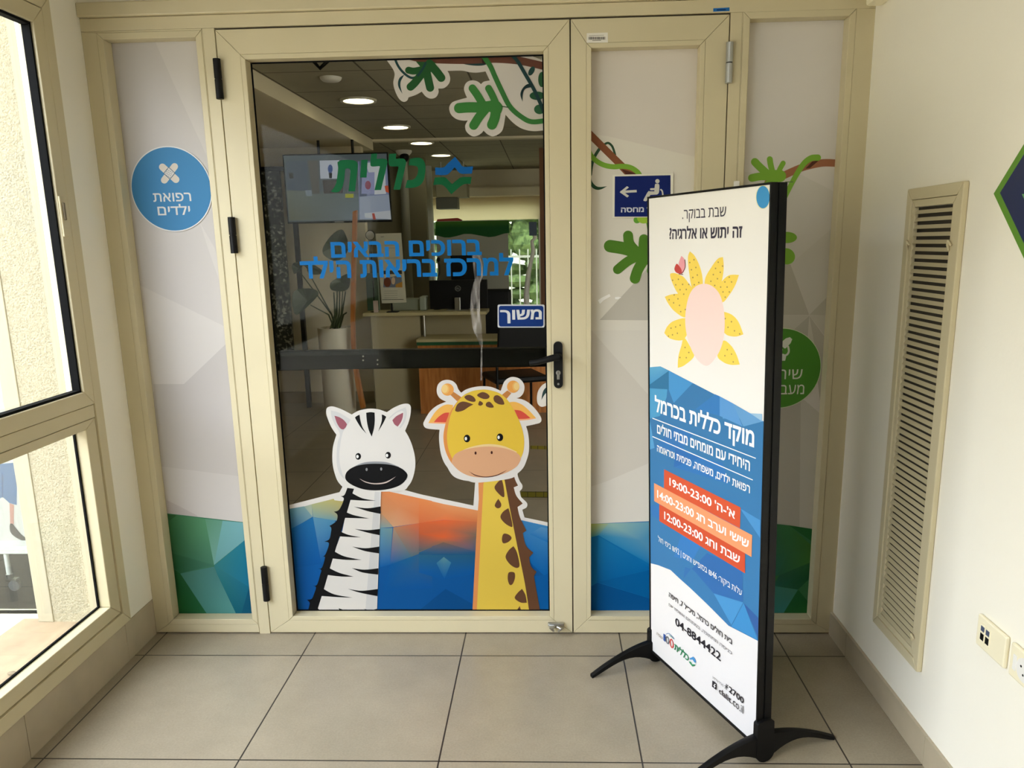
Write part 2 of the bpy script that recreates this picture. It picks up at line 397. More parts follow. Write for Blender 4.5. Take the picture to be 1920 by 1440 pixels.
def sidelight(name, fx0, fx1, ox0, ox1, oz0, oz1, rl, rr):
    """fixed panel: outer frame, slightly raised bead round the opening, pane"""
    root = struct(empty(name, ((fx0+fx1)/2, .05, 0)))
    mb = MB(); b = .022
    ring(mb, fx0, fx1, 0.006, ZT+.0025, (ox0-b)-fx0, fx1-(ox1+b), oz0-b-.006, ZT+.0025-(oz1+b), 0, .10, gap=.0004)
    mb.build('frame', ALU, root, bevel=.001)
    g = .0004
    ring(MB(), ox0-b+g, ox1+b-g, oz0-b+g, oz1+b-g, b-g, b-g, b-g, b-g, -.0012, GY, gap=.0005).build('bead', ALU, root, bevel=.0018)
    MB().box(ox0-.004, ox1+.004, GY, GY+.006, oz0-.004, oz1+.004).build('pane', glass_mat('pane_glass', (.75, .78, .74)), root)
    return root
def leaf(name, x0, x1, ox0, ox1, oz0, oz1, pane):
    root = struct(empty(name, ((x0+x1)/2, .05, 0)))
    b = .0165; z0, z1 = .006, 2.221
    ring(MB(), x0, x1, z0, z1, ox0-b-x0, x1-ox1-b, oz0-b-z0, z1-oz1-b, 0, .08, gap=.0006).build('leaf_frame', ALU, root, bevel=.001)
    g = .0004
    ring(MB(), ox0-b+g, ox1+b-g, oz0-b+g, oz1+b-g, b-g, b-g, b-g, b-g, -.001, GY, gap=.0005).build('bead', ALU, root, bevel=.0015)
    gk = .006
    ring(MB(), ox0-.001, ox1+.001, oz0-.001, oz1+.001, gk, gk, gk, gk, GY-.004, GY-.0008).build('gasket', RUBBER, root) if pane else None
    MB().box(ox0-.004, ox1+.004, GY, GY+.008, oz0-.004, oz1+.004).build('pane', glass_mat('door_glass', (.80, .80, .74), ior=1.18), root)
    return root
GLW2 = sidelight('window_2', XL, -1.2418, -1.584, -1.266, .063, 2.2, True, True)
GLW3 = sidelight('window_3', .5668, XR, .591, .913, .063, 2.206, False, True)
D1 = leaf('door_1', -1.196, -.0022, -1.102, -.0895, .075, 2.125, True)
D2 = leaf('door_2', .0022, .524, .070, .431, .075, 2.130, False)

# door hardware (parts of the leaves)
def hinge(door, x, za, zb, m, gapm, rad=.0125):
    mid = (za+zb)/2
    mb = MB().cyl((x, -.012, za), (x, -.012, mid-.0015), rad).cyl((x, -.012, mid+.0015), (x, -.012, zb), rad)
    mb.box(x-.004, x+.004, -.004, .003, za+.004, zb-.004)
    h = mb.build('hinge', m, door, smooth=True, bevel=.001)
    MB().cyl((x, -.012, mid-.0015), (x, -.012, mid+.0015), rad*.86).build('hinge_ring', gapm, h, smooth=True)
for (cx, ya, yb) in ((408, 110, 186), (437, 407, 475), (497, 1063, 1126)):
    a = onY(cx, ya, -.012); b = onY(cx, yb, -.012); hinge(D1, -1.196, b.z, a.z, BLACK, BLACKM)
a = onY(1366, 79, -.012); b = onY(1366, 156, -.012); hinge(D2, .5255, b.z, a.z, GREYP, BLACK, .0115)
p0 = onY(1037, 640, 0); p1 = onY(1056, 727, 0)
hx = (p0.x+p1.x)/2; hz0, hz1 = p1.z, p0.z; hw = .0165
pts = []
for k in range(13):
    t = math.pi*k/12; pts.append((hx+hw*math.cos(t), 0, hz1-hw+hw*math.sin(t)))
for k in range(13):
    t = math.pi+math.pi*k/12; pts.append((hx+hw*math.cos(t), 0, hz0+hw+hw*math.sin(t)))
hp = MB().prism(pts, (0, -.011, 0)).build('handle_plate', BLACK, D1, bevel=.003)
zc = onY(1048, 700, -.011).z
lz = onY(1048, 668, -.03).z; lt = onY(993, 681, -.055)
mbh = MB().cyl((hx, -.008, lz), (hx, -.05, lz), .0125, .011)
mbh.tube([(hx+.004, -.05, lz), (hx-.02, -.056, lz-.002), (lt.x+.03, -.056, lt.z+.004), (lt.x, -.052, lt.z)], [.0125, .0125, .010, .0095], 16)
mbh.build('handle_lever', BLACK, D1, smooth=True)
cz = onY(1047, 699, -.011).z
cylb = MB().cyl((hx, -.010, cz), (hx, -.0155, cz), .0085).box(hx-.005, hx+.005, -.0152, -.010, cz-.024, cz).build('lock_cylinder', STEEL, D1, smooth=True, bevel=.0008)
MB().box(hx-.0007, hx+.0007, -.0162, -.0153, cz-.005, cz+.005).build('keyhole', BLACK, cylb)
MB().cyl((hx, -.0105, hz0+.016), (hx, -.0125, hz0+.016), .004).build('screw', STEEL, D1, smooth=True)
# push bar behind the glass
bt = onY(600, 657, .10).z; bb = onY(600, 692, .10).z
PB = MB().box(-1.105, -.085, .085, .125, bb, bt).build('push_bar', BLACKM, D1, bevel=.003)
for (px, py) in ((681, 668), (681, 675.5), (708, 675), (708, 683)):
    q = onY(px, py, .085); MB().cyl((q.x, .0855, q.z), (q.x, .083, q.z), .003).build('bar_screw', STEEL, PB, smooth=True)
qs = [onY(585, 112, .11), onY(600, 128, .13), onY(617, 112, .11)]
MB().tube([qs[0], qs[1], qs[2]], .007, 10).build('closer_arm', BLACKM, D1, smooth=True)
# silver foot latch at the bottom of the leaf
q = onY(1042, 1178, -.02)
lb = MB().box(q.x-.030, q.x+.032, -.016, 0, q.z+.004, q.z+.018).build('foot_latch', STEEL, D1, bevel=.004)
MB().tube([(q.x-.004, -.018, q.z+.006), (q.x-.018, -.026, q.z+.003), (q.x-.008, -.024, q.z-.012)], [.005, .009, .004], 12).build('latch_wing', STEEL, lb, smooth=True)
MB().tube([(q.x+.006, -.018, q.z+.006), (q.x+.022, -.026, q.z+.003), (q.x+.010, -.024, q.z-.012)], [.005, .009, .004], 12).build('latch_wing', STEEL, lb, smooth=True)

# ------------------------------------------------------------------ window in the left wall
W1 = struct(empty('window_1', (XL, (WY0+WY1)/2, WZ0)))
FX = XL+.004
ring(MB(), WY0, WY1, WZ0, WZ1, .045, .045, .048, .045, XL-.06, FX, ax='x').build('outer_frame', ALU, W1, bevel=.002)
ring(MB(), WY0+.046, WY1-.046, .934, WZ1-.046, .004, .004, .004, .004, XL-.05, XL-.012, ax='x').build('seal', RUBBER, W1)
MB().box(XL-.06, XL-.001, WY0+.046, WY1-.046, .934, .979).build('mullion', ALU, W1, bevel=.002)
ring(MB(), WY0+.048, WY1-.0485, .982, WZ1-.048, .052, .052, .050, .052, XL-.045, XL+.006, ax='x').build('sash', ALU, W1, bevel=.0025)
ring(MB(), WY0+.099, WY1-.0995, 1.031, WZ1-.099, .009, .009, .009, .009, XL-.030, XL-.004, ax='x').build('gasket', RUBBER, W1)
ring(MB(), WY0+.046, WY1-.0475, .199, .932, .052, .060, .050, .030, XL-.045, XL-.002, ax='x').build('lower_bead', ALU, W1, bevel=.0025)
ring(MB(), WY0+.099, WY1-.108, .2485, .901, .006, .006, .006, .006, XL-.047, XL-.040, ax='x').build('gasket', RUBBER, W1)
WG = glass_mat('window_glass', (.94, .96, .93))
MB().box(XL-.034, XL-.028, WY0+.1, WY1-.1, 1.032, WZ1-.1).build('pane', WG, W1)
MB().box(XL-.050, XL-.044, WY0+.05, WY1-.05, .22, .92).build('pane', WG, W1)
qa = onX(112, 368, XL+.006); qb = onX(124, 444, XL+.006)
lt_ = MB().box(XL+.006, XL+.012, qa.y-.012, qa.y+.014, qb.z, qa.z).build('sash_latch', ALU, W1, bevel=.002)
MB().box(XL+.012, XL+.018, qa.y-.005, qa.y+.005, qa.z-.075, qa.z-.02).build('latch_slider', mat('latch_grey', (120, 108, 84), .5), lt_, bevel=.002)

# ------------------------------------------------------------------ outside the window
def stucco():
    m = bpy.data.materials.new('cream_stucco'); m.use_nodes = True; nt = m.node_tree; b = nt.nodes['Principled BSDF']
    t = nt.nodes.new('ShaderNodeTexCoord'); v = nt.nodes.new('ShaderNodeTexNoise'); v.inputs['Scale'].default_value = 170; v.inputs['Detail'].default_value = 5
    nt.links.new(t.outputs['Object'], v.inputs['Vector']); r = nt.nodes.new('ShaderNodeValToRGB'); nt.links.new(v.outputs['Fac'], r.inputs[0])
    r.color_ramp.elements[0].position = .25; r.color_ramp.elements[1].position = .6
    r.color_ramp.elements[0].color = (*s2l((138, 130, 104)), 1); r.color_ramp.elements[1].color = (*s2l((164, 156, 130)), 1)
    nt.links.new(r.outputs[0], b.inputs['Base Color']); b.inputs['Roughness'].default_value = .9
    bp = nt.nodes.new('ShaderNodeBump'); bp.inputs['Strength'].default_value = 1; bp.inputs['Distance'].default_value = .006
    nt.links.new(v.outputs['Fac'], bp.inputs['Height']); nt.links.new(bp.outputs[0], b.inputs['Normal']); return m
STUC = stucco()
PLAS = mat('cream_render', (160, 152, 128), .85, noise=.03, nscale=6)
TRAV = mat('travertine_sill', (160, 140, 112), .55, noise=.22, nscale=9, bump=.1)
PATIO = tile_mat('patio_tile', (186, 176, 158), (90, 82, 72), rough=.6, ox=.1, oy=.1)
GREYT = tile_mat('grey_room_tile', (150, 148, 140), (84, 82, 78), ox=-2.3, oy=.03)
struct(MB().box(-1.962, -1.808, -.15, .35, .13, 4.2).build('wall_outside', STUC))
struct(MB().box(-1.808, XL-.121, -.162, .35, .13, 4.2).build('wall_outside', PLAS))
struct(MB().box(-2.022, -1.962, -.154, .35, .13, 4.2).build('wall_outside', PLAS, bevel=.003))
struct(MB().box(-2.10, XL-.062, -5.2, -.10, .04, .13).build('window_sill_outside', TRAV, bevel=.004))
struct(MB().box(-8, -2.10, -8, -.10, -.1, -.02).box(-2.10, XL-.12, -8, -.1, -.1, .039).build('floor_outside', PATIO))
q = onZ(23, 1265, .131); mb = MB().ball((q.x, q.y, .1365), .016, .010, .0055, seg=10)
o = mb.build('pebble', mat('pebble_grey', (120, 106, 84), .8), smooth=True); tag(o, 'small grey pebble lying on the stone sill outside the left window', 'pebble')
W4 = struct(empty('window_4', (-2.9, -.1, 0)))
MB().box(-4.2, -2.022, -.125, -.055, .0, .136).box(-4.2, -2.022, -.125, -.055, 2.3, 2.4).build('outer_frame', mat('cream_frame', (236, 228, 200), .45), W4, bevel=.003)
MB().box(-4.2, -2.07, -.150, -.126, .02, .045).build('sill_strip', WHITEP, W4)
MB().box(-4.2, -2.023, -.095, -.09, .15, 2.3).build('pane', WG, W4)
MB().box(-4.2, -2.023, -.098, -.088, .136, .146).build('gasket', RUBBER, W4)
struct(MB().box(-4.3, -2.022, -.14, .2, 2.4, 4.2).build('wall_outside', PLAS))
struct(MB().box(-4.3, -2.0, -.05, 1.9, -.04, .0).build('floor', GREYT))
struct(MB().box(-4.3, -2.02, 1.9, 2.0, 0, 2.6).box(-4.4, -4.3, -.05, 2.0, 0, 2.6).build('wall_far', WALLM))
struct(MB().box(-4.3, -2.02, -.05, 2.0, 2.5, 2.6).build('ceiling', CEILM))
struct(MB().box(-7.2, -7.0, -9, -.1, -.1, 3.3).build('wall_reflection_block', PLAS))  # unseen wall added to keep bright sky out of the door glass reflections
# small grey panel seen in that room
gp = onY(0, 655, 1.0); gp2 = onY(14.5, 732, 1.0)
o = MB().box(gp.x-.5, gp2.x, 1.0, 1.03, gp2.z, gp.z).build('notice_panel', mat('panel_grey', (176, 178, 178), .5), bevel=.002)
tag(o, 'pale grey panel in the room across the outdoor gap, above the printed stand', 'panel')
# poster stand on castors in that room
PSY = .42
ps = tag(empty('poster_stand', (-2.55, PSY, 0)), 'white printed board on a low wheeled frame, seen through lower left window', 'display stand')
zr = onY(30, 1021, PSY).z
WMET = mat('white_metal', (190, 190, 188), .35)
MB().box(-3.15, -2.30, PSY-.02, PSY+.16, zr-.02, zr).build('rail', WMET, ps, bevel=.003)
MB().box(-3.15, -2.30, PSY-.035, PSY-.022, zr-.032, zr-.006).build('rail', WMET, ps, bevel=.003)
for (x_, y_) in ((-2.53, PSY-.02), (-2.50, PSY+.13), (-3.1, PSY-.02), (-3.1, PSY+.13)):
    lg = MB().cyl((x_, y_, .075), (x_, y_, zr-.02), .011).build('leg', WMET, ps, smooth=True)
    cs = MB().cyl((x_, y_, .058), (x_, y_, .078), .015).box(x_-.012, x_+.035, y_-.012, y_+.012, .050, .058).build('castor', STEEL, ps, smooth=True)
    MB().cyl((x_+.018, y_-.009, .025), (x_+.018, y_+.009, .025), .025, seg=24).build('wheel', mat('castor_rubber', (70, 70, 72), .5), cs, smooth=True)
bd = MB().box(-3.10, -2.315, PSY+.05, PSY+.062, zr, 1.9).build('board', mat('poster_board', (168, 164, 164), .5), ps)
pa = wallart(PSY+.0499, .42)
pa.crop(0, 720, 4)
pa.poly([(-120, 540), (0, 575), (118, 520), (118, 400), (-60, 360)], (226, 110, 70))
pa.poly([(100, 525), (122, 520), (128, 640), (118, 695), (108, 610)], (226, 160, 145))
pa.poly([(-130, 560), (0, 600), (102, 590), (128, 640), (126, 908), (72, 893), (22, 848), (0, 858), (-120, 880)], (84, 128, 186))
pa.poly([(12, 660), (28, 690), (24, 850), (14, 850)], (66, 104, 160))
pa.poly([(72, 893), (106, 906), (104, 1050), (78, 1060)], (226, 160, 150))
pa.smooth([(75, 1055), (95, 1048), (125, 1085), (165, 1130), (214, 1168), (185, 1178), (120, 1150), (80, 1110)], (70, 68, 72))
pa.build('printed_figure', VINYL, ps)

# ================================================================== PRINTED FILMS ON THE PANES
G1 = 1.15
def film(name, x0, x1, z0, z1, base, label):
    a = doorart(G1)
    a.polyuv([(x0, z0), (x1, z0), (x1, z1), (x0, z1)], a.col(base)); P0 = a.P
    a.P = lambda p: (lambda q: (min(x1, max(x0, q[0])), min(z1, max(z0, q[1]))))(P0(p))
    return a
W_ = (204, 199, 196)
# left side light ---------------------------------------------------
G1 = .86
a = film('f', -1.584, -1.262, .063, 2.2, W_, '')
GL_ = (212, 207, 203); GD_ = (196, 191, 188)
a.crop(0, 0, 4)
a.poly([(1165, 300), (1500, 300), (1600, 1240), (1565, 1200), (1300, 620)], GL_)
a.crop(0, 360, 4)
a.poly([(1500, 230), (1610, 420), (1720, 700), (1650, 680), (1560, 420)], GL_)
a.poly([(1040, 700), (1700, 1015), (1790, 1500), (1130, 1500)], GL_)
a.poly([(1710, 1125), (1380, 1440), (1390, 1600), (1800, 1900)], GD_)
a.crop(0, 720, 4)
a.poly([(1150, 0), (1380, 0), (1790, 400), (1800, 692), (1205, 618)], GD_)
a.poly([(1250, 868), (1480, 985), (1480, 1010), (1254, 975)], (192, 184, 182))
a.crop(310, 940, 6.547)
a.poly([(-60, 147), (1100, 262), (1200, 1420), (100, 1420)], (64, 118, 92))
a.grad([(10, 155, (50, 104, 60)), (490, 212, (84, 142, 104)), (600, 780, (72, 122, 100)), (380, 830, (60, 112, 88)), (190, 880, (50, 100, 72)), (70, 640, (46, 96, 56))])  # greens darken leftwards, partly shade kept in the print colour
a.poly([(10, 155), (140, 168), (50, 240)], (44, 90, 50))
a.grad([(490, 212, (92, 146, 118)), (705, 236, (98, 150, 132)), (600, 780, (112, 160, 150))])
a.grad([(705, 236, (112, 168, 170)), (975, 262, (116, 170, 178)), (1000, 455, (112, 164, 172)), (600, 780, (108, 160, 160))])
a.grad([(1000, 455, (24, 116, 142)), (1045, 1060, (22, 112, 146)), (600, 788, (52, 122, 126))])
a.grad([(600, 790, (52, 122, 126)), (1045, 1060, (20, 104, 134)), (1090, 1400, (14, 92, 118)), (870, 1400, (18, 96, 116)), (640, 900, (44, 118, 122))])
a.poly([(1030, 1050), (1090, 1400), (940, 1400)], (12, 84, 112))
a.grad([(600, 800, (72, 124, 120)), (640, 900, (72, 126, 124)), (870, 1400, (88, 150, 148)), (510, 1400, (80, 144, 138)), (185, 885, (70, 122, 106))])
a.grad([(72, 635, (40, 90, 52)), (600, 780, (66, 118, 98)), (185, 885, (44, 96, 66)), (92, 820, (34, 84, 48))])
a.grad([(92, 825, (28, 80, 40)), (185, 885, (36, 88, 50)), (510, 1400, (38, 104, 66)), (120, 1400, (32, 92, 44))])
o = a.build('window_film', VINYL); tag(o, 'tall grey printed film with green and teal facets at the foot, far left side panel', 'window film')

# right leaf ---------------------------------------------------------
G1 = 1.12
a = film('f', .066, .436, .075, 2.130, (200, 193, 184), '')
a.crop(1090, 220, 8)
a.poly([(100, 250), (400, 285), (1690, 590), (2100, 690), (2100, 3200), (1400, 3200), (800, 3200), (100, 3200)], (206, 201, 190))
a.crop(1090, 300, 4.8)
a.poly([(470, 1112), (165, 1440), (1300, 1440), (1300, 960), (600, 970)], (178, 173, 162))
a.crop(1090, 580, 2.483)
a.poly([(44, 101), (450, 101), (450, 1000), (44, 1000)], (196, 190, 180))
a.poly([(50, 101), (450, 101), (450, 540), (305, 390)], (203, 198, 188))
a.poly([(44, 825), (120, 800), (305, 720), (450, 660), (450, 985), (44, 998)], (204, 199, 190))
a.poly([(44, 998), (620, 978), (620, 1420), (44, 1420)], (8, 98, 154))
a.grad([(44, 998, (168, 172, 84)), (128, 996, (150, 170, 140)), (80, 1052, (60, 130, 150)), (46, 1060, (70, 130, 120))])
a.grad([(128, 996, (140, 172, 160)), (450, 985, (30, 124, 172)), (450, 1260, (0, 100, 160)), (80, 1052, (40, 124, 166))])
a.grad([(80, 1055, (20, 110, 160)), (330, 1207, (0, 92, 150)), (72, 1272, (0, 88, 146))])
a.poly([(46, 1060), (80, 1055), (72, 1272), (46, 1290)], (12, 96, 148))
a.poly([(75, 1272), (450, 1385), (450, 1420), (44, 1420), (44, 1290)], (0, 72, 128))
a.poly([(75, 1270), (305, 1215), (450, 1180), (450, 1385)], (0, 84, 140))
DV, LV, BR_ = (44, 74, 52), (112, 156, 52), (122, 74, 48)
a.crop(1090, 220, 8)
a.stroke([(340, 410), (400, 385), (455, 425), (485, 490), (505, 560)], 34, DV)
a.stroke([(280, 460), (205, 580), (160, 700), (138, 860)], 44, DV)
a.smooth([(130, 840), (160, 960), (220, 1030), (290, 1045), (385, 1033, 1), (310, 1075), (240, 1088), (170, 1060), (110, 980, 1)], (40, 72, 50))
a.poly([(100, 150), (135, 185), (520, 570), (665, 710), (840, 870), (660, 870), (500, 700), (135, 340), (100, 305)], BR_)
a.poly([(600, 775), (840, 850), (860, 900), (690, 880)], (76, 42, 34))
a.stroke([(110, 500), (150, 580), (240, 665), (350, 720), (480, 742), (620, 735), (740, 755), (840, 820), (890, 900)], 76, LV)
a.crop(1090, 300, 4.8)
LG = (74, 116, 38)
a.stroke([(500, 540), (600, 520), (640, 800), (620, 1000)], 62, (92, 150, 52))
a.ell(560, 520, 60, 52, (146, 180, 58))
for p, w_ in (([(258, 775), (400, 800), (540, 850)], 112), ([(420, 680), (436, 760), (520, 850)], 90), ([(326, 985), (420, 910), (540, 850)], 84), ([(482, 1066), (512, 980), (580, 870)], 94), ([(562, 712), (560, 800), (600, 880)], 88), ([(720, 700), (690, 790), (600, 880)], 90), ([(760, 900), (700, 890), (600, 880)], 90)):
    a.stroke(p, w_, LG)
a.ell(560, 870, 85, 78, LG)
o = a.build('window_film', VINYL); tag(o, 'grey printed film with oak leaf, vine and blue foot on narrow right door leaf', 'window film')

# right side light ---------------------------------------------------
G1 = 1.18
a = film('f', .588, .917, .065, 2.206, (196, 191, 185), '')
a.crop(1380, 260, 8)
a.poly([(-100, 1600), (-100, 500), (980, 545), (1600, 790), (1600, 2400), (-100, 2400)], (190, 186, 178))
a.crop(1400, 400, 3.6)
a.poly([(-60, 330), (295, 345), (422, 686), (-60, 688)], (166, 161, 148))
a.poly([(295, 345), (422, 686), (620, 560), (620, 100)], (186, 182, 172))
a.poly([(422, 686), (620, 560), (620, 688)], (170, 166, 152))
a.poly([(422, 688), (620, 688), (620, 830)], (180, 176, 164))
a.poly([(-60, 688), (422, 688), (300, 800), (-60, 900)], (178, 174, 162))
a.poly([(422, 690), (620, 835), (620, 1400), (520, 1300)], (168, 163, 150))
a.poly([(422, 690), (470, 960), (410, 960)], (184, 180, 168))
a.poly([(422, 690), (405, 960), (-40, 980), (300, 800)], (164, 160, 147))
a.poly([(-60, 960), (365, 1240), (355, 2200), (-60, 2200)], (168, 163, 152))
a.poly([(365, 1240), (600, 1350), (600, 2200), (355, 2200)], (182, 178, 168))
LG3, BR3 = (116, 160, 56), (146, 96, 70)
a.crop(1380, 260, 8)
a.stroke([(1560, 372), (1350, 362), (1200, 380), (1000, 430), (850, 490), (720, 550), (480, 660)], 112, BR3)
a.poly([(1140, 345), (1250, 320), (1110, 440), (1040, 450)], (80, 48, 38))
for p, w_ in (([(282, 350), (340, 410), (480, 540)], 118), ([(505, 308), (520, 400), (560, 560)], 88), ([(705, 368), (650, 470), (600, 600)], 76), ([(238, 590), (380, 566), (560, 580)], 118), ([(560, 560), (660, 560)], 180), ([(300, 800), (420, 720), (560, 620)], 100)):
    a.stroke(p, w_, LG3)
a.stroke([(1225, 285), (1130, 292), (1040, 350), (960, 450), (860, 620), (740, 860), (700, 960)], 90, LG3, taper=(96, 66))
a.stroke([(740, 650), (850, 650)], 14, (90, 110, 70))
a.crop(1400, 400, 3.6)
a.ell(270, 163, 68, 38, LG3); a.ell(268, 290, 58, 54, LG3, .5); a.ell(180, 220, 70, 60, LG3)
cc = onY(1380+505/6, 560+785/6, GY); rr = onY(1380+957/6, 560+745/6, GY).x
rad = .5*(onY(1380+505/6, 560+335/6, GY).z-onY(1380+490/6, 560+1235/6, GY).z); ccx = rr-rad
circ = lambda r: [(ccx+r*math.cos(t), cc.z+r*math.sin(t)) for t in [2*math.pi*k/64 for k in range(64)] ]
clipx = lambda pts: [(max(.589, u), v) for u, v in pts]
a.polyuv(circ(rad), a.col((196, 206, 176))); a.polyuv(circ(rad-.002), a.col((72, 128, 44)))
WG_ = (206, 208, 196)
a.crop(1380, 560, 6)
a.smooth([(500, 515), (520, 480), (560, 445, 1), (605, 432, 1), (630, 455, 1), (612, 500, 1), (560, 555, 1), (545, 560, 1)], WG_)
a.stroke([(585, 540), (592, 590), (575, 625), (545, 640)], 22, WG_)
a.smooth([(480, 640), (520, 618), (560, 640), (550, 697, 1), (440, 697, 1)], WG_)
a.poly([(480, 560), (500, 545), (525, 575), (490, 600)], WG_)
a.text(heb('שירותי'), (275, 845), (745, 845), (740, 902), (740, 793), WG_, .0)
a.text(heb('מעבדה'), (325, 1015), (765, 1015), (760, 1072), (760, 965), WG_, .0)
a.crop(1380, 940, 6)
a.poly([(-60, 198), (1000, 308), (1000, 1300), (-60, 1300)], (52, 104, 66))
a.grad([(420, 248, (52, 100, 66)), (600, 268, (52, 106, 62)), (960, 500, (60, 104, 44)), (900, 700, (62, 112, 48)), (480, 830, (44, 96, 74)), (420, 840, (44, 98, 84))])
a.poly([(590, 266), (1000, 308), (1000, 540), (855, 450)], (34, 92, 46))
a.grad([(960, 680, (40, 92, 48)), (860, 860, (24, 78, 44)), (695, 990, (30, 84, 54)), (420, 945, (38, 92, 80)), (480, 830, (40, 88, 68))])
a.grad([(300, 930, (60, 120, 112)), (695, 990, (66, 120, 100)), (550, 1300, (56, 122, 122)), (300, 1300, (50, 116, 112))])
a.grad([(695, 990, (28, 88, 50)), (900, 1130, (26, 86, 40)), (900, 1300, (36, 100, 46)), (530, 1300, (32, 92, 52))])
a.poly([(870, 850), (1000, 840), (960, 1100), (840, 1080), (700, 990)], (16, 70, 40))
o = a.build('window_film', VINYL); tag(o, 'grey printed film with green round badge and branch, right side panel behind the stand', 'window film')

G1 = .74
# blue round sticker --------------------------------------------------
a = doorart(G1, y=GY-.0035)
l = onY(245, 345, GY); t_ = onY(317, 274, GY); b_ = onY(325, 434.5, GY); rad = (t_.z-b_.z)/2; cx_, cz_ = l.x+rad, (t_.z+b_.z)/2
edge = -1.2665
cir = lambda r: [(min(edge, cx_+r*math.cos(t)), cz_+r*math.sin(t)) for t in [2*math.pi*k/72 for k in range(72)]]
a.polyuv(cir(rad), a.col((244, 246, 246))); a.polyuv(cir(rad-.0038), a.col((72, 142, 194)))
a.crop(230, 260, 7.579)
PL = (232, 222, 208)
a.stroke([(572, 404), (764, 582)], 98, PL, smooth=False); a.stroke([(744, 398), (600, 590)], 98, PL, smooth=False)
a.poly([(660, 402), (757, 490), (680, 584), (584, 494)], (84, 112, 136)); a.poly([(661, 414), (744, 490), (679, 570), (597, 494)], (228, 226, 222))
for i in range(4):
    for j in range(4): a.ell(640+i*22-j*10+ (2), 500-i*2 + (j-1.5)*24 + (i-1.5)*14, 5, 5.5, (70, 80, 96)); a.n -= 1
a.text(heb('רפואת'), (440, 835), (978, 830), (500, 898), (900, 768), (232, 234, 232), .012)
a.text(heb('ילדים'), (505, 1030), (965, 1010), (540, 1090), (815, 928), (232, 234, 232), .012)
o = a.build('round_sticker', VINYL); tag(o, 'round blue sticker with crossed plasters and white Hebrew lettering on left side panel', 'sticker')

# hills ---------------------------------------------------------------
a = doorart(G1)
WH = (226, 221, 215)
X1 = 1040
a.crop(0, 0, 1)
a.poly([(534, 949), (643, 921), (660, 905), (753, 917), (790, 927), (888, 948), (900, 940), (983, 970), (X1, 982), (X1, 1150), (548, 1150)], WH)
a.poly([(534, 959), (643, 932), (670, 925), (716, 924), (790, 938), (895.5, 960), (978, 979), (X1, 991), (X1, 1150), (548, 1150)], (6, 84, 152))
a.crop(530, 900, 5.333)
a.grad([(40, 292, (70, 128, 150)), (215, 262, (128, 160, 160)), (300, 367, (116, 152, 164)), (90, 492, (40, 108, 154)), (50, 480, (30, 96, 150))])
a.grad([(215, 264, (150, 172, 160)), (290, 242, (172, 180, 156)), (300, 367, (160, 176, 160))])
a.grad([(290, 242, (170, 176, 130)), (620, 160, (196, 176, 92)), (640, 420, (150, 150, 120)), (520, 404, (104, 148, 160)), (304, 370, (128, 160, 160))])
a.grad([(304, 372, (30, 108, 164)), (60, 500, (10, 86, 146)), (110, 880, (0, 78, 148)), (380, 830, (2, 86, 158))])
a.grad([(304, 372, (92, 146, 176)), (520, 404, (74, 136, 172)), (640, 640, (20, 104, 166)), (385, 830, (6, 90, 160))])
a.grad([(110, 890, (4, 82, 152)), (380, 835, (6, 90, 160)), (400, 1100, (2, 84, 156)), (260, 1310, (4, 84, 160)), (120, 1310, (4, 84, 162))])
a.grad([(930, 88, (210, 132, 82)), (1000, 100, (218, 138, 84)), (1493, 208, (228, 134, 80)), (1493, 412, (214, 116, 68)), (1105, 468, (206, 160, 124)), (985, 330, (200, 142, 98))])
a.grad([(930, 300, (190, 132, 90)), (985, 330, (186, 140, 100)), (1105, 470, (150, 158, 148)), (930, 480, (110, 154, 166))])
a.grad([(930, 478, (100, 152, 176)), (1100, 478, (112, 146, 148)), (1075, 845, (12, 96, 164)), (930, 884, (2, 90, 160))])
a.grad([(1107, 472, (168, 140, 112)), (1285, 768, (64, 110, 134)), (1075, 845, (4, 92, 158))])
a.grad([(1107, 472, (176, 128, 96)), (1493, 410, (226, 92, 44)), (1493, 690, (110, 100, 90)), (1285, 768, (74, 110, 124))])
a.grad([(1075, 846, (2, 88, 154)), (1285, 770, (30, 98, 144)), (1493, 700, (64, 96, 116)), (1493, 1080, (0, 84, 156)), (1010, 1110, (0, 84, 154))])
a.crop(790, 880, 4.5)
a.grad([(-20, 242, (226, 138, 80)), (190, 292, (228, 152, 100)), (500, 350, (220, 146, 92)), (500, 445, (204, 116, 70)), (190, 425, (230, 122, 72)), (-20, 452, (212, 112, 68))])
a.grad([(-20, 452, (206, 100, 56)), (190, 426, (228, 104, 54)), (500, 442, (190, 112, 72)), (500, 560, (100, 104, 94)), (185, 574, (222, 98, 48)), (-20, 545, (190, 92, 54))])
a.grad([(-20, 545, (180, 92, 60)), (185, 574, (214, 100, 54)), (185, 616, (150, 104, 80)), (-20, 692, (74, 98, 106))])
a.grad([(185, 574, (214, 100, 54)), (500, 560, (100, 100, 90)), (500, 705, (26, 88, 126)), (185, 616, (150, 104, 80))])
a.grad([(-20, 700, (34, 92, 130)), (185, 614, (122, 96, 82)), (500, 706, (20, 86, 128)), (500, 722, (20, 86, 128)), (-20, 720, (26, 86, 128))])
a.grad([(-20, 722, (40, 98, 130)), (500, 722, (34, 90, 124)), (500, 870, (0, 86, 156)), (185, 930, (0, 84, 154)), (-20, 870, (4, 88, 158))])
a.grad([(190, 738, (96, 142, 150)), (252, 786, (56, 122, 158)), (195, 925, (0, 92, 160)), (128, 790, (50, 116, 154))])
a.poly([(-20, 1190), (205, 1008), (460, 1150), (460, 1190)], (0, 74, 136))
a.grad([(810, 420, (60, 128, 182)), (1120, 490, (64, 132, 184)), (1120, 880, (0, 96, 170)), (1040, 900, (0, 98, 172)), (830, 700, (6, 104, 176))])
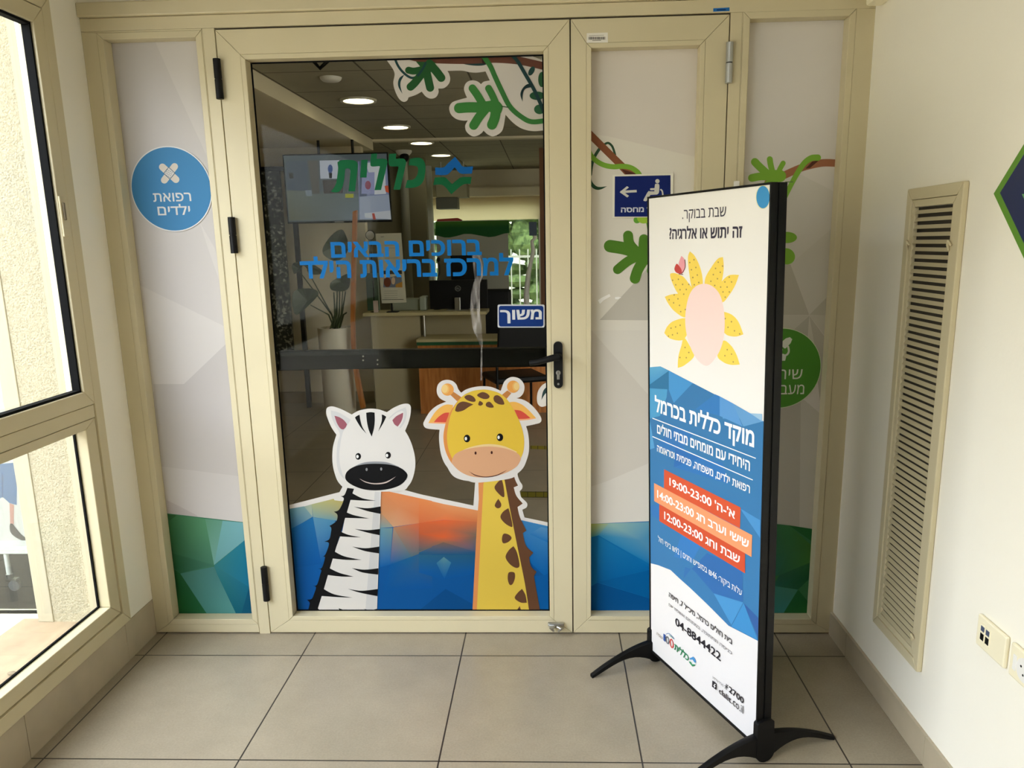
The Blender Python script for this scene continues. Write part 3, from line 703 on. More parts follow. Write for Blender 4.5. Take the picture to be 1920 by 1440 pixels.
a.grad([(915, 545, (40, 116, 178)), (1010, 485, (92, 146, 190)), (1120, 510, (84, 142, 188)), (1120, 640, (20, 108, 176))])
a.poly([(940, 900), (1040, 890), (1120, 860), (1120, 1200), (980, 1200)], (0, 90, 162))
o = a.build('hill_sticker', VINYL); tag(o, 'white edged sticker of blue and orange faceted hills along the bottom of the glass door', 'sticker')

# zebra ---------------------------------------------------------------
ZY = GY-.0032
a = doorart(G1, y=ZY)
ZW, ZG, INK = (226, 222, 216), (208, 207, 206), (12, 12, 14)
a.crop(530, 900, 5.333)
a.poly([(600, 65), (560, 140), (540, 146), (500, 160), (520, 200), (600, 210), (700, 120), (700, 60)], ZW)
a.poly([(690, 60), (990, 60), (987, 80), (944, 1310), (300, 1310), (600, 500)], ZW)
a.poly([(925, 90), (976, 90), (938, 1310), (828, 1310)], ZG)
a.smooth([(660, 40, 1), (720, 75, 1), (700, 130, 1), (645, 320), (585, 512), (525, 712), (475, 878), (415, 1085), (355, 1280, 1), (385, 1310, 1), (253, 1310, 1), (270, 1250), (272, 1222), (245, 1193, 1), (292, 1185), (320, 1125), (335, 1068), (303, 1052, 1), (345, 1043), (378, 940), (388, 897), (355, 880, 1), (395, 873), (425, 772), (403, 764, 1), (432, 735), (465, 632), (420, 612, 1), (468, 588), (485, 520), (488, 478), (470, 455, 1), (505, 435), (543, 400), (549, 345), (515, 314, 1), (562, 298), (598, 235), (613, 180), (583, 160, 1), (618, 148), (642, 95)], INK, 5)
for p in ([(690, 125, 1), (800, 180), (935, 204, 1), (820, 204), (670, 195, 1)], [(635, 318, 1), (720, 350), (870, 382, 1), (740, 379), (615, 375, 1)], [(575, 510, 1), (660, 545), (785, 570, 1), (700, 568), (555, 560, 1)], [(515, 708, 1), (620, 760), (792, 795, 1), (640, 795), (490, 780, 1)], [(465, 875, 1), (570, 925), (712, 962, 1), (590, 962), (440, 945, 1)], [(405, 1082, 1), (520, 1140), (702, 1172, 1), (560, 1168), (375, 1155, 1)],
          [(713, 264, 1), (850, 279), (981, 261, 1), (980, 336, 1), (850, 308)], [(720, 486, 1), (850, 498), (973, 486, 1), (971, 549, 1), (850, 523)], [(698, 663, 1), (830, 679), (967, 662, 1), (965, 731, 1), (820, 706)], [(693, 877, 1), (820, 893), (958, 879, 1), (956, 943, 1), (800, 921)], [(653, 1084, 1), (790, 1104), (952, 1086, 1), (949, 1158, 1), (770, 1122)], [(560, 1278, 1), (620, 1298, 1), (575, 1302, 1)], [(810, 1284, 1), (880, 1296), (945, 1284, 1), (945, 1304, 1), (850, 1302, 1)]):
    a.smooth(p, INK, 5); a.n -= 1
a.n += 1
a.crop(520, 740, 6.857)
a.smooth([(632, 200), (648, 163), (700, 148), (760, 160), (850, 195), (960, 253, 1), (1040, 207), (1130, 184), (1215, 177), (1310, 188), (1410, 222, 1), (1500, 165), (1600, 122), (1675, 114), (1713, 140), (1719, 195), (1712, 260), (1690, 350), (1645, 462, 1), (1690, 540), (1735, 650), (1768, 780), (1776, 900), (1762, 1000), (1735, 1090), (1690, 1165), (1605, 1230), (1280, 1245, 1), (845, 1187, 1), (780, 1110), (740, 1010), (716, 900), (710, 780), (722, 650), (762, 512, 1), (700, 420), (655, 320), (635, 250)], ZW)
a.smooth([(690, 200, 1), (800, 230), (945, 318, 1), (900, 400), (850, 470, 1), (830, 540), (812, 640), (800, 780), (815, 930), (870, 1085, 1), (815, 1030), (772, 920), (765, 780), (778, 620), (805, 500), (740, 380), (700, 280)], ZG)
a.smooth([(850, 480, 1), (940, 330, 1), (1000, 420), (900, 800), (860, 1040), (818, 930), (803, 780), (815, 640)], ZW)
a.smooth([(1652, 158, 1), (1668, 240), (1640, 350), (1585, 430, 1), (1500, 380), (1432, 300, 1), (1530, 215)], ZG)
a.smooth([(1440, 312, 1), (1530, 235), (1600, 205, 1), (1630, 230), (1620, 330), (1565, 425, 1), (1500, 400)], ZW)
PK = (158, 92, 104)
a.smooth([(738, 268, 1), (800, 287), (860, 326), (900, 378, 1), (880, 420), (852, 445, 1), (812, 430), (768, 360)], PK)
a.smooth([(1621, 228, 1), (1614, 290), (1590, 352), (1550, 408, 1), (1508, 378), (1481, 325, 1), (1535, 272)], PK)
a.smooth([(1145, 230, 1), (1200, 222), (1253, 228, 1), (1256, 330), (1245, 430), (1216, 537, 1), (1178, 450), (1154, 340)], INK)
a.smooth([(1000, 290, 1), (1030, 268), (1060, 255, 1), (1072, 330), (1095, 410), (1150, 500, 1), (1085, 430), (1035, 355)], INK)
a.smooth([(1345, 252, 1), (1375, 262), (1403, 282, 1), (1365, 360), (1300, 470, 1), (1335, 370), (1347, 310)], INK)
for ex, ey, hx_, hy_ in ((1043, 790, 1033, 792), (1427, 775, 1412, 778)):
    a.ell(ex, ey, 36, 43, INK); a.ell(hx_, hy_, 16, 21, (240, 240, 238))
a.smooth([(900, 985, 1), (1000, 915), (1120, 868), (1270, 856), (1420, 868), (1570, 925, 1), (1420, 990), (1100, 1000)], (150, 152, 156))
a.smooth([(875, 1055), (900, 985), (980, 928), (1110, 893), (1270, 884), (1440, 895), (1570, 930), (1650, 985), (1675, 1040), (1640, 1110), (1560, 1170), (1430, 1210), (1270, 1227), (1110, 1212), (980, 1165), (900, 1110)], INK)
a.ell(1151, 958, 13, 20, (150, 150, 152)); a.ell(1338, 952, 13, 20, (150, 150, 152))
a.smooth([(1055, 1073, 1), (1130, 1110), (1210, 1130), (1290, 1134), (1380, 1121), (1450, 1092), (1527, 1047, 1), (1455, 1103), (1385, 1136), (1290, 1148), (1205, 1142), (1125, 1118)], (216, 196, 188))
o = a.build('zebra_sticker', VINYL); tag(o, 'cartoon zebra head and striped neck sticker on the glass door', 'sticker')

# giraffe --------------------------------------------------------------
a = doorart(G1, y=ZY)
a.crop(790, 880, 4.5)
a.poly(curve([(200, -60, 1), (260, 45), (340, 86), (455, 102, 1), (440, 305, 1), (478, 345, 1), (600, 345, 1), (840, 430, 1), (871, 405, 1), (852, 338, 1), (888, 318), (893, 285), (868, 256), (842, 230), (830, 182, 1), (850, 160), (852, 130), (830, 95), (812, 35), (840, 0), (840, -60, 1)], True, 6), WH)
a.poly([(480, -20), (720, -20), (740, 200), (890, 1195), (432, 1195), (470, 450), (485, 250)], (224, 146, 84))
a.smooth([(545, 88, 1), (620, 62), (700, 30, 1), (720, 160), (755, 340), (820, 620), (870, 900), (912, 1195, 1), (468, 1195, 1), (500, 600), (525, 115, 1)], (228, 196, 78))
BRN = (102, 68, 46)
a.smooth([(690, 20, 1), (768, 0, 1), (790, 80), (816, 135, 1), (780, 150, 1), (802, 220), (856, 286, 1), (812, 316, 1), (832, 400), (886, 515, 1), (856, 535, 1), (882, 640), (945, 700, 1), (910, 740, 1), (925, 815), (972, 862, 1), (950, 898, 1), (975, 1040), (1002, 1195, 1), (910, 1195, 1), (872, 950), (805, 620), (742, 300)], BRN, 5)
for p in ([(677, 78, 1), (692, 130), (702, 215), (690, 232), (655, 206), (618, 155), (640, 112)], [(650, 246, 1), (674, 288), (668, 318), (642, 326), (620, 306), (630, 276)], [(735, 325, 1), (752, 380), (769, 468), (757, 483), (705, 452), (668, 402), (690, 355)], [(695, 541), (738, 548), (762, 577), (735, 610), (692, 621), (680, 585)], [(778, 645, 1), (808, 700), (829, 805), (802, 829), (748, 798), (711, 738), (738, 680)], [(738, 868), (785, 868), (790, 915), (770, 965), (745, 970), (729, 922)], [(850, 1005, 1), (878, 1055), (891, 1122, 1), (840, 1121), (789, 1085), (810, 1042)], [(830, 1150, 1), (846, 1195, 1), (800, 1195, 1)]):
    a.smooth(p, BRN, 6); a.n -= 1
a.n += 1
a.crop(780, 690, 6.857)
a.smooth([(268, 280), (285, 210), (335, 165), (400, 150), (470, 165), (520, 210), (545, 270), (582, 315, 1), (650, 272), (760, 241), (870, 232), (980, 245), (1090, 292, 1), (1110, 235), (1135, 175), (1185, 130), (1250, 113), (1330, 135), (1380, 190), (1395, 250), (1380, 320), (1340, 368), (1292, 388, 1), (1370, 403), (1450, 445), (1530, 520), (1595, 610), (1613, 665), (1592, 702), (1540, 718), (1415, 745, 1), (1440, 830), (1453, 950), (1450, 1080), (1418, 1195), (1375, 1285), (1300, 1357), (1200, 1420), (800, 1470), (655, 1440), (560, 1400), (465, 1335), (380, 1240), (330, 1130), (305, 1000), (298, 880), (305, 790, 1), (220, 785), (130, 770), (97, 725), (112, 670), (180, 560), (270, 482), (390, 430, 1), (320, 395), (280, 345)], WH)
EO, ER, ED = (240, 182, 88), (214, 82, 66), (246, 172, 120)
a.smooth([(480, 475, 1), (400, 466), (330, 492), (255, 555), (195, 640), (160, 706, 1), (260, 712), (385, 716, 1), (440, 640)], EO)
a.poly([(232, 694), (385, 696), (384, 716), (165, 706)], ED)
a.smooth([(430, 570, 1), (370, 575), (310, 610), (262, 655), (232, 694, 1), (385, 696, 1), (410, 630)], ER)
a.smooth([(1180, 440, 1), (1270, 433), (1360, 466), (1440, 530), (1500, 592), (1546, 645, 1), (1440, 665), (1335, 673, 1), (1270, 580)], EO)
a.poly([(1325, 655), (1470, 640), (1546, 645), (1440, 666), (1330, 674)], ED)
a.smooth([(1265, 535, 1), (1340, 545), (1400, 580), (1445, 618), (1472, 641, 1), (1400, 651), (1320, 653, 1), (1295, 600)], ER)
ST, BA, BH = (196, 130, 70), (234, 164, 84), (242, 206, 134)
a.poly([(478, 300), (590, 375), (530, 425), (445, 345)], ST); a.ell(407, 275, 80, 79, BA); a.ell(380, 268, 50, 62, (238, 184, 104)); a.ell(370, 264, 40, 52, BH)
a.poly([(1175, 285), (1225, 322), (1160, 400), (1085, 360)], ST); a.ell(1250, 238, 79, 79, BA); a.ell(1285, 235, 45, 60, (238, 184, 104)); a.ell(1293, 232, 34, 46, BH)
HEAD = [(570, 385), (480, 500), (405, 640), (362, 800), (355, 920), (380, 1060), (440, 1190), (530, 1295), (640, 1365), (760, 1398), (900, 1402), (1050, 1375), (1180, 1322), (1300, 1225), (1372, 1100), (1392, 960), (1376, 820), (1330, 680), (1260, 540), (1170, 400), (1070, 320), (940, 281), (850, 275), (740, 290), (650, 328)]
a.smooth(HEAD, (224, 146, 76))
a.smooth([(600, 360), (510, 470), (448, 600), (412, 760), (400, 880), (412, 1010), (445, 1110), (520, 1250), (640, 1340), (760, 1390), (900, 1400), (1050, 1374), (1180, 1320), (1300, 1224), (1371, 1100), (1391, 960), (1375, 820), (1329, 680), (1259, 540), (1169, 400), (1069, 321), (940, 282), (850, 276), (740, 291), (660, 322)], (228, 192, 66))
a.smooth([(520, 1110, 1), (620, 1045), (750, 1000), (930, 975), (1120, 998), (1300, 1075, 1), (1200, 1120), (900, 1100), (600, 1120)], (236, 206, 150))
a.smooth([(462, 1195), (500, 1110), (600, 1055), (750, 1021), (900, 1006), (1050, 1013), (1200, 1045), (1300, 1090), (1346, 1145), (1338, 1195), (1290, 1265), (1190, 1328), (1050, 1378), (900, 1402), (750, 1396), (640, 1362), (540, 1300), (478, 1240)], (220, 168, 128))
for p in ([(505, 535), (530, 470), (580, 433), (640, 432), (740, 465, 1), (680, 498), (612, 542), (545, 560), (512, 552)], [(625, 367), (680, 342), (740, 366), (768, 410), (750, 432), (700, 426), (648, 403)], [(788, 342), (850, 308), (910, 322), (947, 360), (925, 392), (870, 395), (812, 372)], [(997, 385), (1017, 352), (1060, 350), (1110, 390), (1136, 450), (1122, 469), (1062, 462), (1010, 428)], [(820, 418, 1), (856, 440), (860, 465), (830, 482), (802, 470), (808, 440)], [(897, 470), (912, 440), (948, 432), (984, 465), (1000, 500), (960, 508), (914, 495)]):
    a.smooth(p, (104, 70, 48), 6); a.n -= 1
a.n += 1
for ex, ey, h1, h2 in ((657, 903, 643, 905), (1080, 888, 1063, 888)):
    a.ell(ex, ey, 41, 49, (12, 12, 12)); a.ell(h1, h2, 15, 22, (240, 240, 236))
a.ell(767, 1090, 13, 20, (66, 26, 22)); a.ell(974, 1083, 13, 20, (66, 26, 22))
a.smooth([(680, 1322, 1), (760, 1366), (850, 1388), (930, 1390), (1030, 1372), (1110, 1337), (1177, 1303, 1), (1112, 1346), (1032, 1383), (930, 1401), (848, 1398), (755, 1376)], (84, 40, 34))
o = a.build('giraffe_sticker', VINYL); tag(o, 'cartoon giraffe head and spotted neck sticker on the glass door', 'sticker')

# little curl beside the handle ------------------------------------------
a = doorart(G1, y=ZY)
a.smooth([(1740, 170, 1), (1680, 185), (1620, 222), (1572, 290), (1555, 370), (1562, 450), (1600, 492), (1650, 492), (1740, 450, 1)], WH) if False else None
a.crop(780, 690, 6.857)
a.smooth([(1740, 170, 1), (1680, 185), (1620, 222), (1572, 290), (1555, 370), (1562, 450), (1600, 492), (1650, 492), (1740, 450, 1)], WH)
a.smooth([(1740, 215, 1), (1680, 243), (1640, 285), (1620, 350), (1614, 410, 1), (1650, 345), (1740, 250, 1)], (44, 66, 66))
o = a.build('leaf_sticker', VINYL); tag(o, 'small white sticker with dark leaf curl at glass edge below the handle', 'sticker')

# branch and leaves at the top right --------------------------------------
a = doorart(G1)
a.crop(720, 80, 5.333)
WV = (214, 208, 200)
a.smooth([(-2, 142, 1), (45, 200), (105, 300), (93, 400), (110, 480), (150, 560), (195, 592), (232, 578), (245, 548, 1), (320, 522), (378, 490, 1), (420, 540), (470, 560), (520, 545), (545, 500), (543, 460, 1), (600, 455), (648, 412), (662, 360), (648, 305), (632, 283, 1), (780, 280), (850, 295), (930, 300), (1015, 288, 1), (1057, 378, 1), (1000, 390), (970, 415, 1), (930, 386), (870, 378), (820, 405), (800, 460), (812, 510), (830, 550, 1), (740, 575), (680, 600), (652, 650), (668, 715), (720, 762), (790, 780), (838, 778, 1), (812, 830), (825, 890), (880, 935), (930, 932), (975, 905), (995, 880, 1), (1040, 920), (1090, 937), (1150, 912), (1190, 860), (1215, 720, 1), (1290, 800), (1380, 860), (1500, 885), (1640, 870, 1), (1640, 200, 1), (1500, 143), (1400, 118), (1155, 118), (1000, 135, 1), (400, 120, 1)], WV, 6)
a.smooth([(150, 145, 1), (400, 130), (700, 120), (960, 120), (1100, 118), (1300, 130), (1640, 205, 1), (1640, 285, 1), (1450, 240), (1300, 214), (1100, 202), (1000, 213), (700, 213), (480, 205), (330, 190)], (104, 64, 50))
a.smooth([(785, 212, 1), (860, 226), (940, 232), (1000, 226), (1045, 208, 1), (1000, 206), (900, 210)], (28, 60, 62))
a.smooth([(978, 155, 1), (1010, 170), (1045, 200, 1), (1010, 212), (985, 206)], (54, 32, 30))
a.stroke([(98, 130), (140, 230), (200, 305), (275, 352), (340, 330), (395, 250), (420, 205)], 24, (30, 66, 68))
a.smooth([(205, 320, 1), (158, 350), (140, 400), (148, 450), (184, 512, 1), (166, 440), (168, 390), (190, 345)], (30, 66, 68))
D1c = (38, 88, 44)
for p, w_ in (([(246, 276), (300, 285), (380, 270)], 70), ([(266, 442), (310, 400), (380, 310)], 80), ([(462, 452), (445, 380), (420, 260)], 80), ([(572, 352), (525, 290), (455, 210)], 84)): a.stroke(p, w_, D1c)
a.ell(425, 255, 62, 58, D1c); a.poly([(320, 190), (520, 200), (470, 260), (380, 260)], D1c)
a.stroke([(340, 330), (390, 260), (415, 205)], 22, (30, 66, 68))
a.stroke([(980, 115), (1060, 230), (1110, 340), (1180, 490), (1260, 640), (1370, 740), (1480, 792), (1640, 775)], 50, (58, 124, 60))
M1c = (62, 130, 60)
for p, w_ in (([(885, 457), (930, 520), (985, 610)], 78), ([(1046, 458), (1085, 530), (1120, 610)], 70), ([(752, 655), (850, 648), (990, 650)], 104), ([(897, 828), (950, 745), (1020, 660)], 90), ([(1080, 822), (1108, 750), (1120, 660)], 100)): a.stroke(p, w_, M1c)
a.smooth([(930, 605), (1040, 585), (1130, 580), (1186, 640), (1150, 720), (1040, 690), (940, 700)], M1c)
a.stroke([(1180, 638), (1245, 648)], 10, (60, 90, 60))
a.stroke([(1255, 108), (1330, 180), (1420, 330), (1500, 470), (1560, 600), (1610, 720)], 36, (32, 64, 66))
a.ell(1475, 285, 26, 50, (34, 70, 66), .5); a.ell(1578, 370, 36, 76, (46, 96, 58)); a.ell(1530, 532, 74, 42, (40, 88, 58)); a.ell(1555, 668, 54, 48, (46, 96, 62))
a.stroke([(1500, 470), (1560, 600), (1610, 720)], 36, (32, 64, 66))
a.smooth([(1490, 412, 1), (1430, 418), (1385, 460), (1364, 520), (1386, 592, 1), (1388, 520), (1412, 465), (1480, 445, 1)], (28, 54, 56))
o = a.build('branch_sticker', VINYL); tag(o, 'white edged sticker of branch with oak leaves at top right of the glass door', 'sticker')

# lettering ------------------------------------------------------------------
a = doorart(G1)
GN, BL_ = (0, 98, 54), (0, 92, 164)
a.crop(510, 270, 7.385)
a.smooth([(905, 252, 1), (960, 226), (1060, 220), (1150, 232), (1185, 270), (1186, 340), (1150, 655, 1), (1060, 655, 1), (1085, 400), (1078, 350), (1045, 336), (1014, 350, 1), (1002, 480), (978, 590), (935, 655), (880, 672), (815, 660, 1), (862, 600), (888, 540), (905, 440), (917, 330, 1)], GN)
a.poly([(1237, 222), (1326, 215), (1310, 465), (1220, 465)], GN)
a.smooth([(1375, 137, 1), (1456, 132, 1), (1450, 207, 1), (1555, 204), (1594, 232), (1590, 300), (1510, 637, 1), (1420, 640, 1), (1490, 330, 1), (1485, 308), (1385, 312), (1362, 270)], GN)
a.smooth([(1620, 137, 1), (1722, 132, 1), (1712, 207, 1), (1815, 202), (1853, 238), (1850, 300), (1775, 632, 1), (1682, 634, 1), (1750, 335, 1), (1742, 312), (1650, 310), (1618, 270)], GN)
a.crop(720, 80, 5.333)
a.smooth([(257, 1165, 1), (330, 1150), (385, 1165), (412, 1220), (412, 1300), (395, 1380), (350, 1432), (280, 1452), (212, 1452, 1), (232, 1375, 1), (295, 1368), (330, 1325), (340, 1265), (322, 1235), (246, 1226, 1)], GN)
a.crop(780, 270, 7.385)
a.smooth([(266, 325, 1), (380, 324), (440, 270), (540, 178, 1), (600, 250), (655, 312), (790, 312, 1), (775, 410, 1), (620, 410), (545, 335), (525, 335), (430, 425), (268, 427, 1)], BL_)
a.smooth([(262, 465, 1), (395, 460), (450, 505), (500, 555, 1), (560, 505), (630, 460), (770, 458, 1), (757, 555, 1), (650, 565), (490, 697, 1), (370, 570), (240, 570, 1)], (0, 92, 50))
o = a.build('logo_sticker', VINYL); tag(o, 'green Hebrew clinic name and blue and green emblem stuck on the door glass', 'lettering')
a = doorart(G1); a.crop(0, 0, 1)
SB = (0, 112, 186)
a.text(heb('ברוכים הבאים'), (620, 465), (903, 465), (640, 483), (880, 449), SB, .03)
a.text(heb('למרכז בריאות הילד'), (563, 505), (963, 505), (640, 521.5), (960, 474), SB, .03)
o = a.build('welcome_lettering', VINYL); tag(o, 'two lines of blue Hebrew welcome lettering across the middle of the door glass', 'lettering')
a = doorart(G1); a.crop(740, 560, 6)
def rr(x0, y0, x1, y1, r, n=5):
    out = []
    for cx, cy, a0 in ((x1-r, y0+r, -90), (x1-r, y1-r, 0), (x0+r, y1-r, 90), (x0+r, y0+r, 180)):
        out += [(cx+r*math.cos(math.radians(a0+90*k/n)), cy+r*math.sin(math.radians(a0+90*k/n))) for k in range(n+1)]
    return out
a.poly(rr(1158, 66, 1686, 325, 18), (216, 218, 222)); a.poly(rr(1172, 80, 1674, 314, 26), (20, 54, 124))
a.text(heb('משוך'), (1187, 200), (1655, 200), (1260, 278), (1600, 120), (226, 228, 230), .03)
o = a.build('pull_sign', VINYL); tag(o, 'small blue rounded sticker with white Hebrew word beside the door handle', 'sign')

# direction sign on the right leaf --------------------------------------------
SY = GY-.008
tl = onY(1148.8, 328, SY); br = onY(1148, 408.7, SY); trr = onY(1262.5, 325, SY)
root = tag(empty('direction_sign', ((tl.x+trr.x)/2, SY, br.z)), 'blue direction sign with left arrow and seated figure, on the narrow door leaf', 'sign')
MB().box(tl.x, trr.x, SY, SY+.0035, br.z, (tl.z+trr.z)/2).build('board', mat('sign_board', (226, 222, 208), .4), root)
a = wallart(SY-.0003, G1, .00004); a.crop(1090, 220, 8)
a.poly([(503, 887), (1338, 868), (1340, 1490), (497, 1490)], (22, 40, 112))
a.stroke([(590, 1120), (830, 1106)], 36, (226, 224, 214), smooth=False, cap=False)
a.poly([(575, 1122), (685, 1032), (714, 1052), (632, 1118), (716, 1178), (688, 1202)], (226, 224, 214))
WS = (226, 224, 214)
a.ell(1141, 958, 32, 32, WS)
a.smooth([(1105, 1010), (1125, 998), (1160, 1000), (1170, 1030), (1165, 1120), (1140, 1155), (1100, 1160, 1), (1035, 1165, 1), (980, 1250), (950, 1256), (934, 1235), (1000, 1115), (1030, 1110), (1095, 1110, 1)], WS)
a.stroke([(1045, 1078), (1110, 1076)], 30, WS); a.stroke([(1185, 1080), (1212, 1105), (1222, 1165)], 22, WS, cap=False)
a.text(heb('מחסה'), (594, 1390), (938, 1390), (760, 1425), (760, 1350), (222, 226, 240), .03)
a.text('ר', (980, 1390), (1040, 1390), (1000, 1425), (1000, 1350), (222, 226, 240), .03)
a.build('sign_print', VINYL, root)

# labels and tape scraps --------------------------------------------------------
a = wallart(-.0006, 1.0, .00005); a.crop(1060, 0, 5.333)
a.poly([(214, 332), (424, 325), (426, 425), (212, 428)], (226, 222, 212))
x_ = 232; random.seed(3)
while x_ < 396:
    wd = random.choice((3, 5, 7)); a.poly([(x_, 368), (min(x_+wd, 398), 368), (min(x_+wd, 398), 396), (x_, 396)], (40, 38, 38)); a.n -= 1; x_ += wd+random.choice((3, 4))
a.stroke([(238, 357), (385, 352)], 4, (120, 116, 110), smooth=False); a.stroke([(272, 406), (356, 404)], 5, (70, 66, 62), smooth=False)
o = a.build('barcode_label', VINYL); tag(o, 'small white barcode label on top left corner of the narrow door leaf', 'label')
a = wallart(-.0006, 1.0, .00005); a.crop(1060, 0, 5.333)
a.poly([(1479, 84), (1642, 74), (1642, 110), (1479, 117)], (36, 106, 176)); a.stroke([(1520, 99), (1600, 95)], 14, (24, 56, 110), smooth=False)
o = a.build('tape_label', VINYL); tag(o, 'narrow blue label with dark print on the door frame header', 'label')
a = doorart(1.15, y=ZY); a.crop(1090, 300, 4.8)
a.poly([(148, 1262), (180, 1240), (252, 1205), (264, 1226), (200, 1262), (168, 1294)], (226, 224, 220))
o = a.build('tape_scrap', VINYL); tag(o, 'torn white tape scrap on the narrow leaf, the left and larger one', 'tape')
a = doorart(1.15, y=ZY); a.crop(1090, 300, 4.8)
a.poly([(302, 1234), (330, 1230), (360, 1236), (330, 1254), (304, 1252)], (226, 224, 220))
o = a.build('tape_scrap', VINYL); tag(o, 'tiny white tape scrap right of the larger torn one on the narrow leaf', 'tape')
q = onY(1380, 344, -.004)
o = MB().box(q.x-.008, q.x+.010, -.014, -.0005, q.z-.05, q.z+.008).build('door_contact', WHITEP, bevel=.002); tag(o, 'small white box on the frame post just above the display stand', 'sensor')

# ================================================================== LIGHTBOX SIGN
LBX, LBY, LTH, LW, LZ0, LZ1, LT, LEAN = .271, -.211, -1.163, .602, .048, 1.635, .050, -.021
ld = Vector((math.cos(LTH), math.sin(LTH), 0)); ln = Vector((ld.y, -ld.x, 0))
def LB(s_, k, z): return Vector((LBX, LBY, 0)) + ld*s_ - ln*k + Vector((LEAN*z, 0, z))
LPN = ld.cross(Vector((LEAN, 0, 1))).normalized()
def lb_uv(px, py):
    d = ray(px, py); o_ = LB(0, 0, 0); t = (o_-CAM).dot(LPN)/d.dot(LPN); q = CAM+d*t
    z = q.z; r = q-o_-Vector((LEAN*z, 0, z)); return (r.dot(ld), z)
def lbox(mb, s0, s1, k0, k1, z0, z1):
    v = [mb.bm.verts.new(LB(a_, b_, c_)) for a_ in (s0, s1) for b_ in (k0, k1) for c_ in (z0, z1)]
    for f in ((0, 1, 3, 2), (4, 6, 7, 5), (0, 4, 5, 1), (2, 3, 7, 6), (0, 2, 6, 4), (1, 5, 7, 3)): mb.bm.faces.new([v[i] for i in f])
    return mb
mid = LB(LW/2, LT/2, 0)
LS = tag(empty('lightbox_sign', (mid.x, mid.y, 0)), 'tall black framed free standing poster stand on two curved feet in front of the door', 'sign stand')
e = .006
mb = MB(); lbox(mb, 0, e, 0, LT, LZ0, LZ1); lbox(mb, LW-e, LW, 0, .020, LZ0, LZ1); lbox(mb, LW-e, LW, .026, LT, LZ0, LZ1); lbox(mb, LW-e, LW-.003, .019, .027, LZ0, LZ1)
lbox(mb, e, LW-e, 0, LT, LZ1-e, LZ1); lbox(mb, e, LW-e, 0, LT, LZ0, LZ0+.009)
mb.build('frame', BLACKM, LS, bevel=.0006)
lbox(MB(), e, LW-e, .0035, .012, LZ0+.009, LZ1-e).build('front_panel', mat('panel_white', (236, 234, 228), .35), LS)
lbox(MB(), e, LW-e, LT-.012, LT-.003, LZ0+.009, LZ1-e).build('back_panel', BLACK, LS)
def foot(s_):
    """bracket with two legs that curve down to the floor, front and back of the panel"""
    mb = MB(); c = LB(s_, LT/2, 0)
    for sg in (1, -1):
        path = []; n = 12
        for i in range(n+1):
            t = i/n; r = .012+.25*t; zt = .078*(1-t)**.0*(1-t**1.7)+.010; zb = max(.0, .012*(1-t)+.052*math.sin(math.pi*min(1, t*1.0))*(1-t*.55)); path.append((r, zt, min(zb, zt-.006) if i < n else 0.0))
        prev = None
        for (r, zt, zb) in path:
            hw_ = .0125*(1-r/.262*.35); p = c+ln*sg*r
            rg = [mb.bm.verts.new(p+ld*a_+Vector((LEAN*z_*0, 0, z_))) for a_, z_ in ((-hw_, zb), (hw_, zb), (hw_, zt), (hw_*.4, zt+.003), (-hw_*.4, zt+.003), (-hw_, zt))]
            if prev:
                for k in range(6): mb.bm.faces.new([prev[k], prev[(k+1) % 6], rg[(k+1) % 6], rg[k]])
            else: mb.bm.faces.new(rg)
            prev = rg
        mb.bm.faces.new(list(reversed(prev)))
    f = mb.build('foot', BLACK, LS, smooth=True)
    mb = MB(); pts = []
    for k in range(13): t = math.pi*k/12; pts.append((.029*math.cos(t), .128+.010*math.sin(t)))
    for k in range(13): t = math.pi+math.pi*k/12; pts.append((.031*math.cos(t), .030+.026*math.sin(t)))
    out = 1 if s_ > LW/2 else -1
    mb.prism([c+ln*a_*1.0+Vector((LEAN*z_, 0, z_))-ld*out*.006 for a_, z_ in pts], ld*out*.020)
    mb.build('bracket', BLACK, f, bevel=.003)
foot(LW-.004); foot(.004)

a = Art(lb_uv, lambda u, v, L: LB(u, .0033-L, v), .00003, gain=.98)
u0, u1, v0, v1 = e, LW-e, LZ0+.009, LZ1-e
a.polyuv([(u0, v0), (u1, v0), (u1, v1), (u0, v1)], a.col((236, 233, 226)))
clamp = lambda o_: None
_P = a.P
a.P = lambda p: (lambda q: (min(u1, max(u0, q[0])), min(v1, max(v0, q[1]))))(_P(p))
TXT = (66, 62, 76)
a.crop(1210, 460, 4.8)
a.add([(u0, v0), (u1, v0), (u1, v1), (u0, v1), (u0, 1.25), (u1, 1.25)], [(0, 1, 5, 4), (4, 5, 2, 3)], [a.col((222, 219, 218)), a.col((214, 212, 214)), a.col((236, 233, 226)), a.col((236, 233, 226)), a.col((233, 230, 224)), a.col((230, 227, 222))])
YF, YD = (240, 208, 92), (168, 140, 84)
for p in ([(375, 110), (392, 54, 1), (435, 95), (482, 190), (507, 300), (500, 400), (420, 400), (385, 240)], [(530, 300), (590, 190), (645, 120), (690, 106, 1), (697, 200), (682, 310), (640, 440), (540, 400)], [(660, 350), (740, 272), (834, 266, 1), (800, 360), (745, 450), (682, 514), (620, 440)], [(690, 595, 1), (770, 625), (830, 690), (874, 802, 1), (800, 822), (715, 800), (660, 700)], [(690, 860), (760, 900), (810, 980), (842, 1074, 1), (760, 1076), (690, 1050), (640, 990)], [(340, 830), (400, 920), (430, 1000), (345, 1080), (284, 1104, 1), (290, 1000), (318, 900)], [(360, 660), (250, 680), (190, 730), (163, 790, 1), (220, 842), (330, 852), (380, 760)], [(380, 560), (350, 648), (262, 600), (205, 535), (167, 464, 1), (230, 442), (330, 440), (400, 500)], [(215, 262), (260, 250, 1), (330, 280), (388, 350), (440, 430), (400, 520), (300, 450), (245, 360)]):
    a.smooth(p, YF, 6)
random.seed(5)
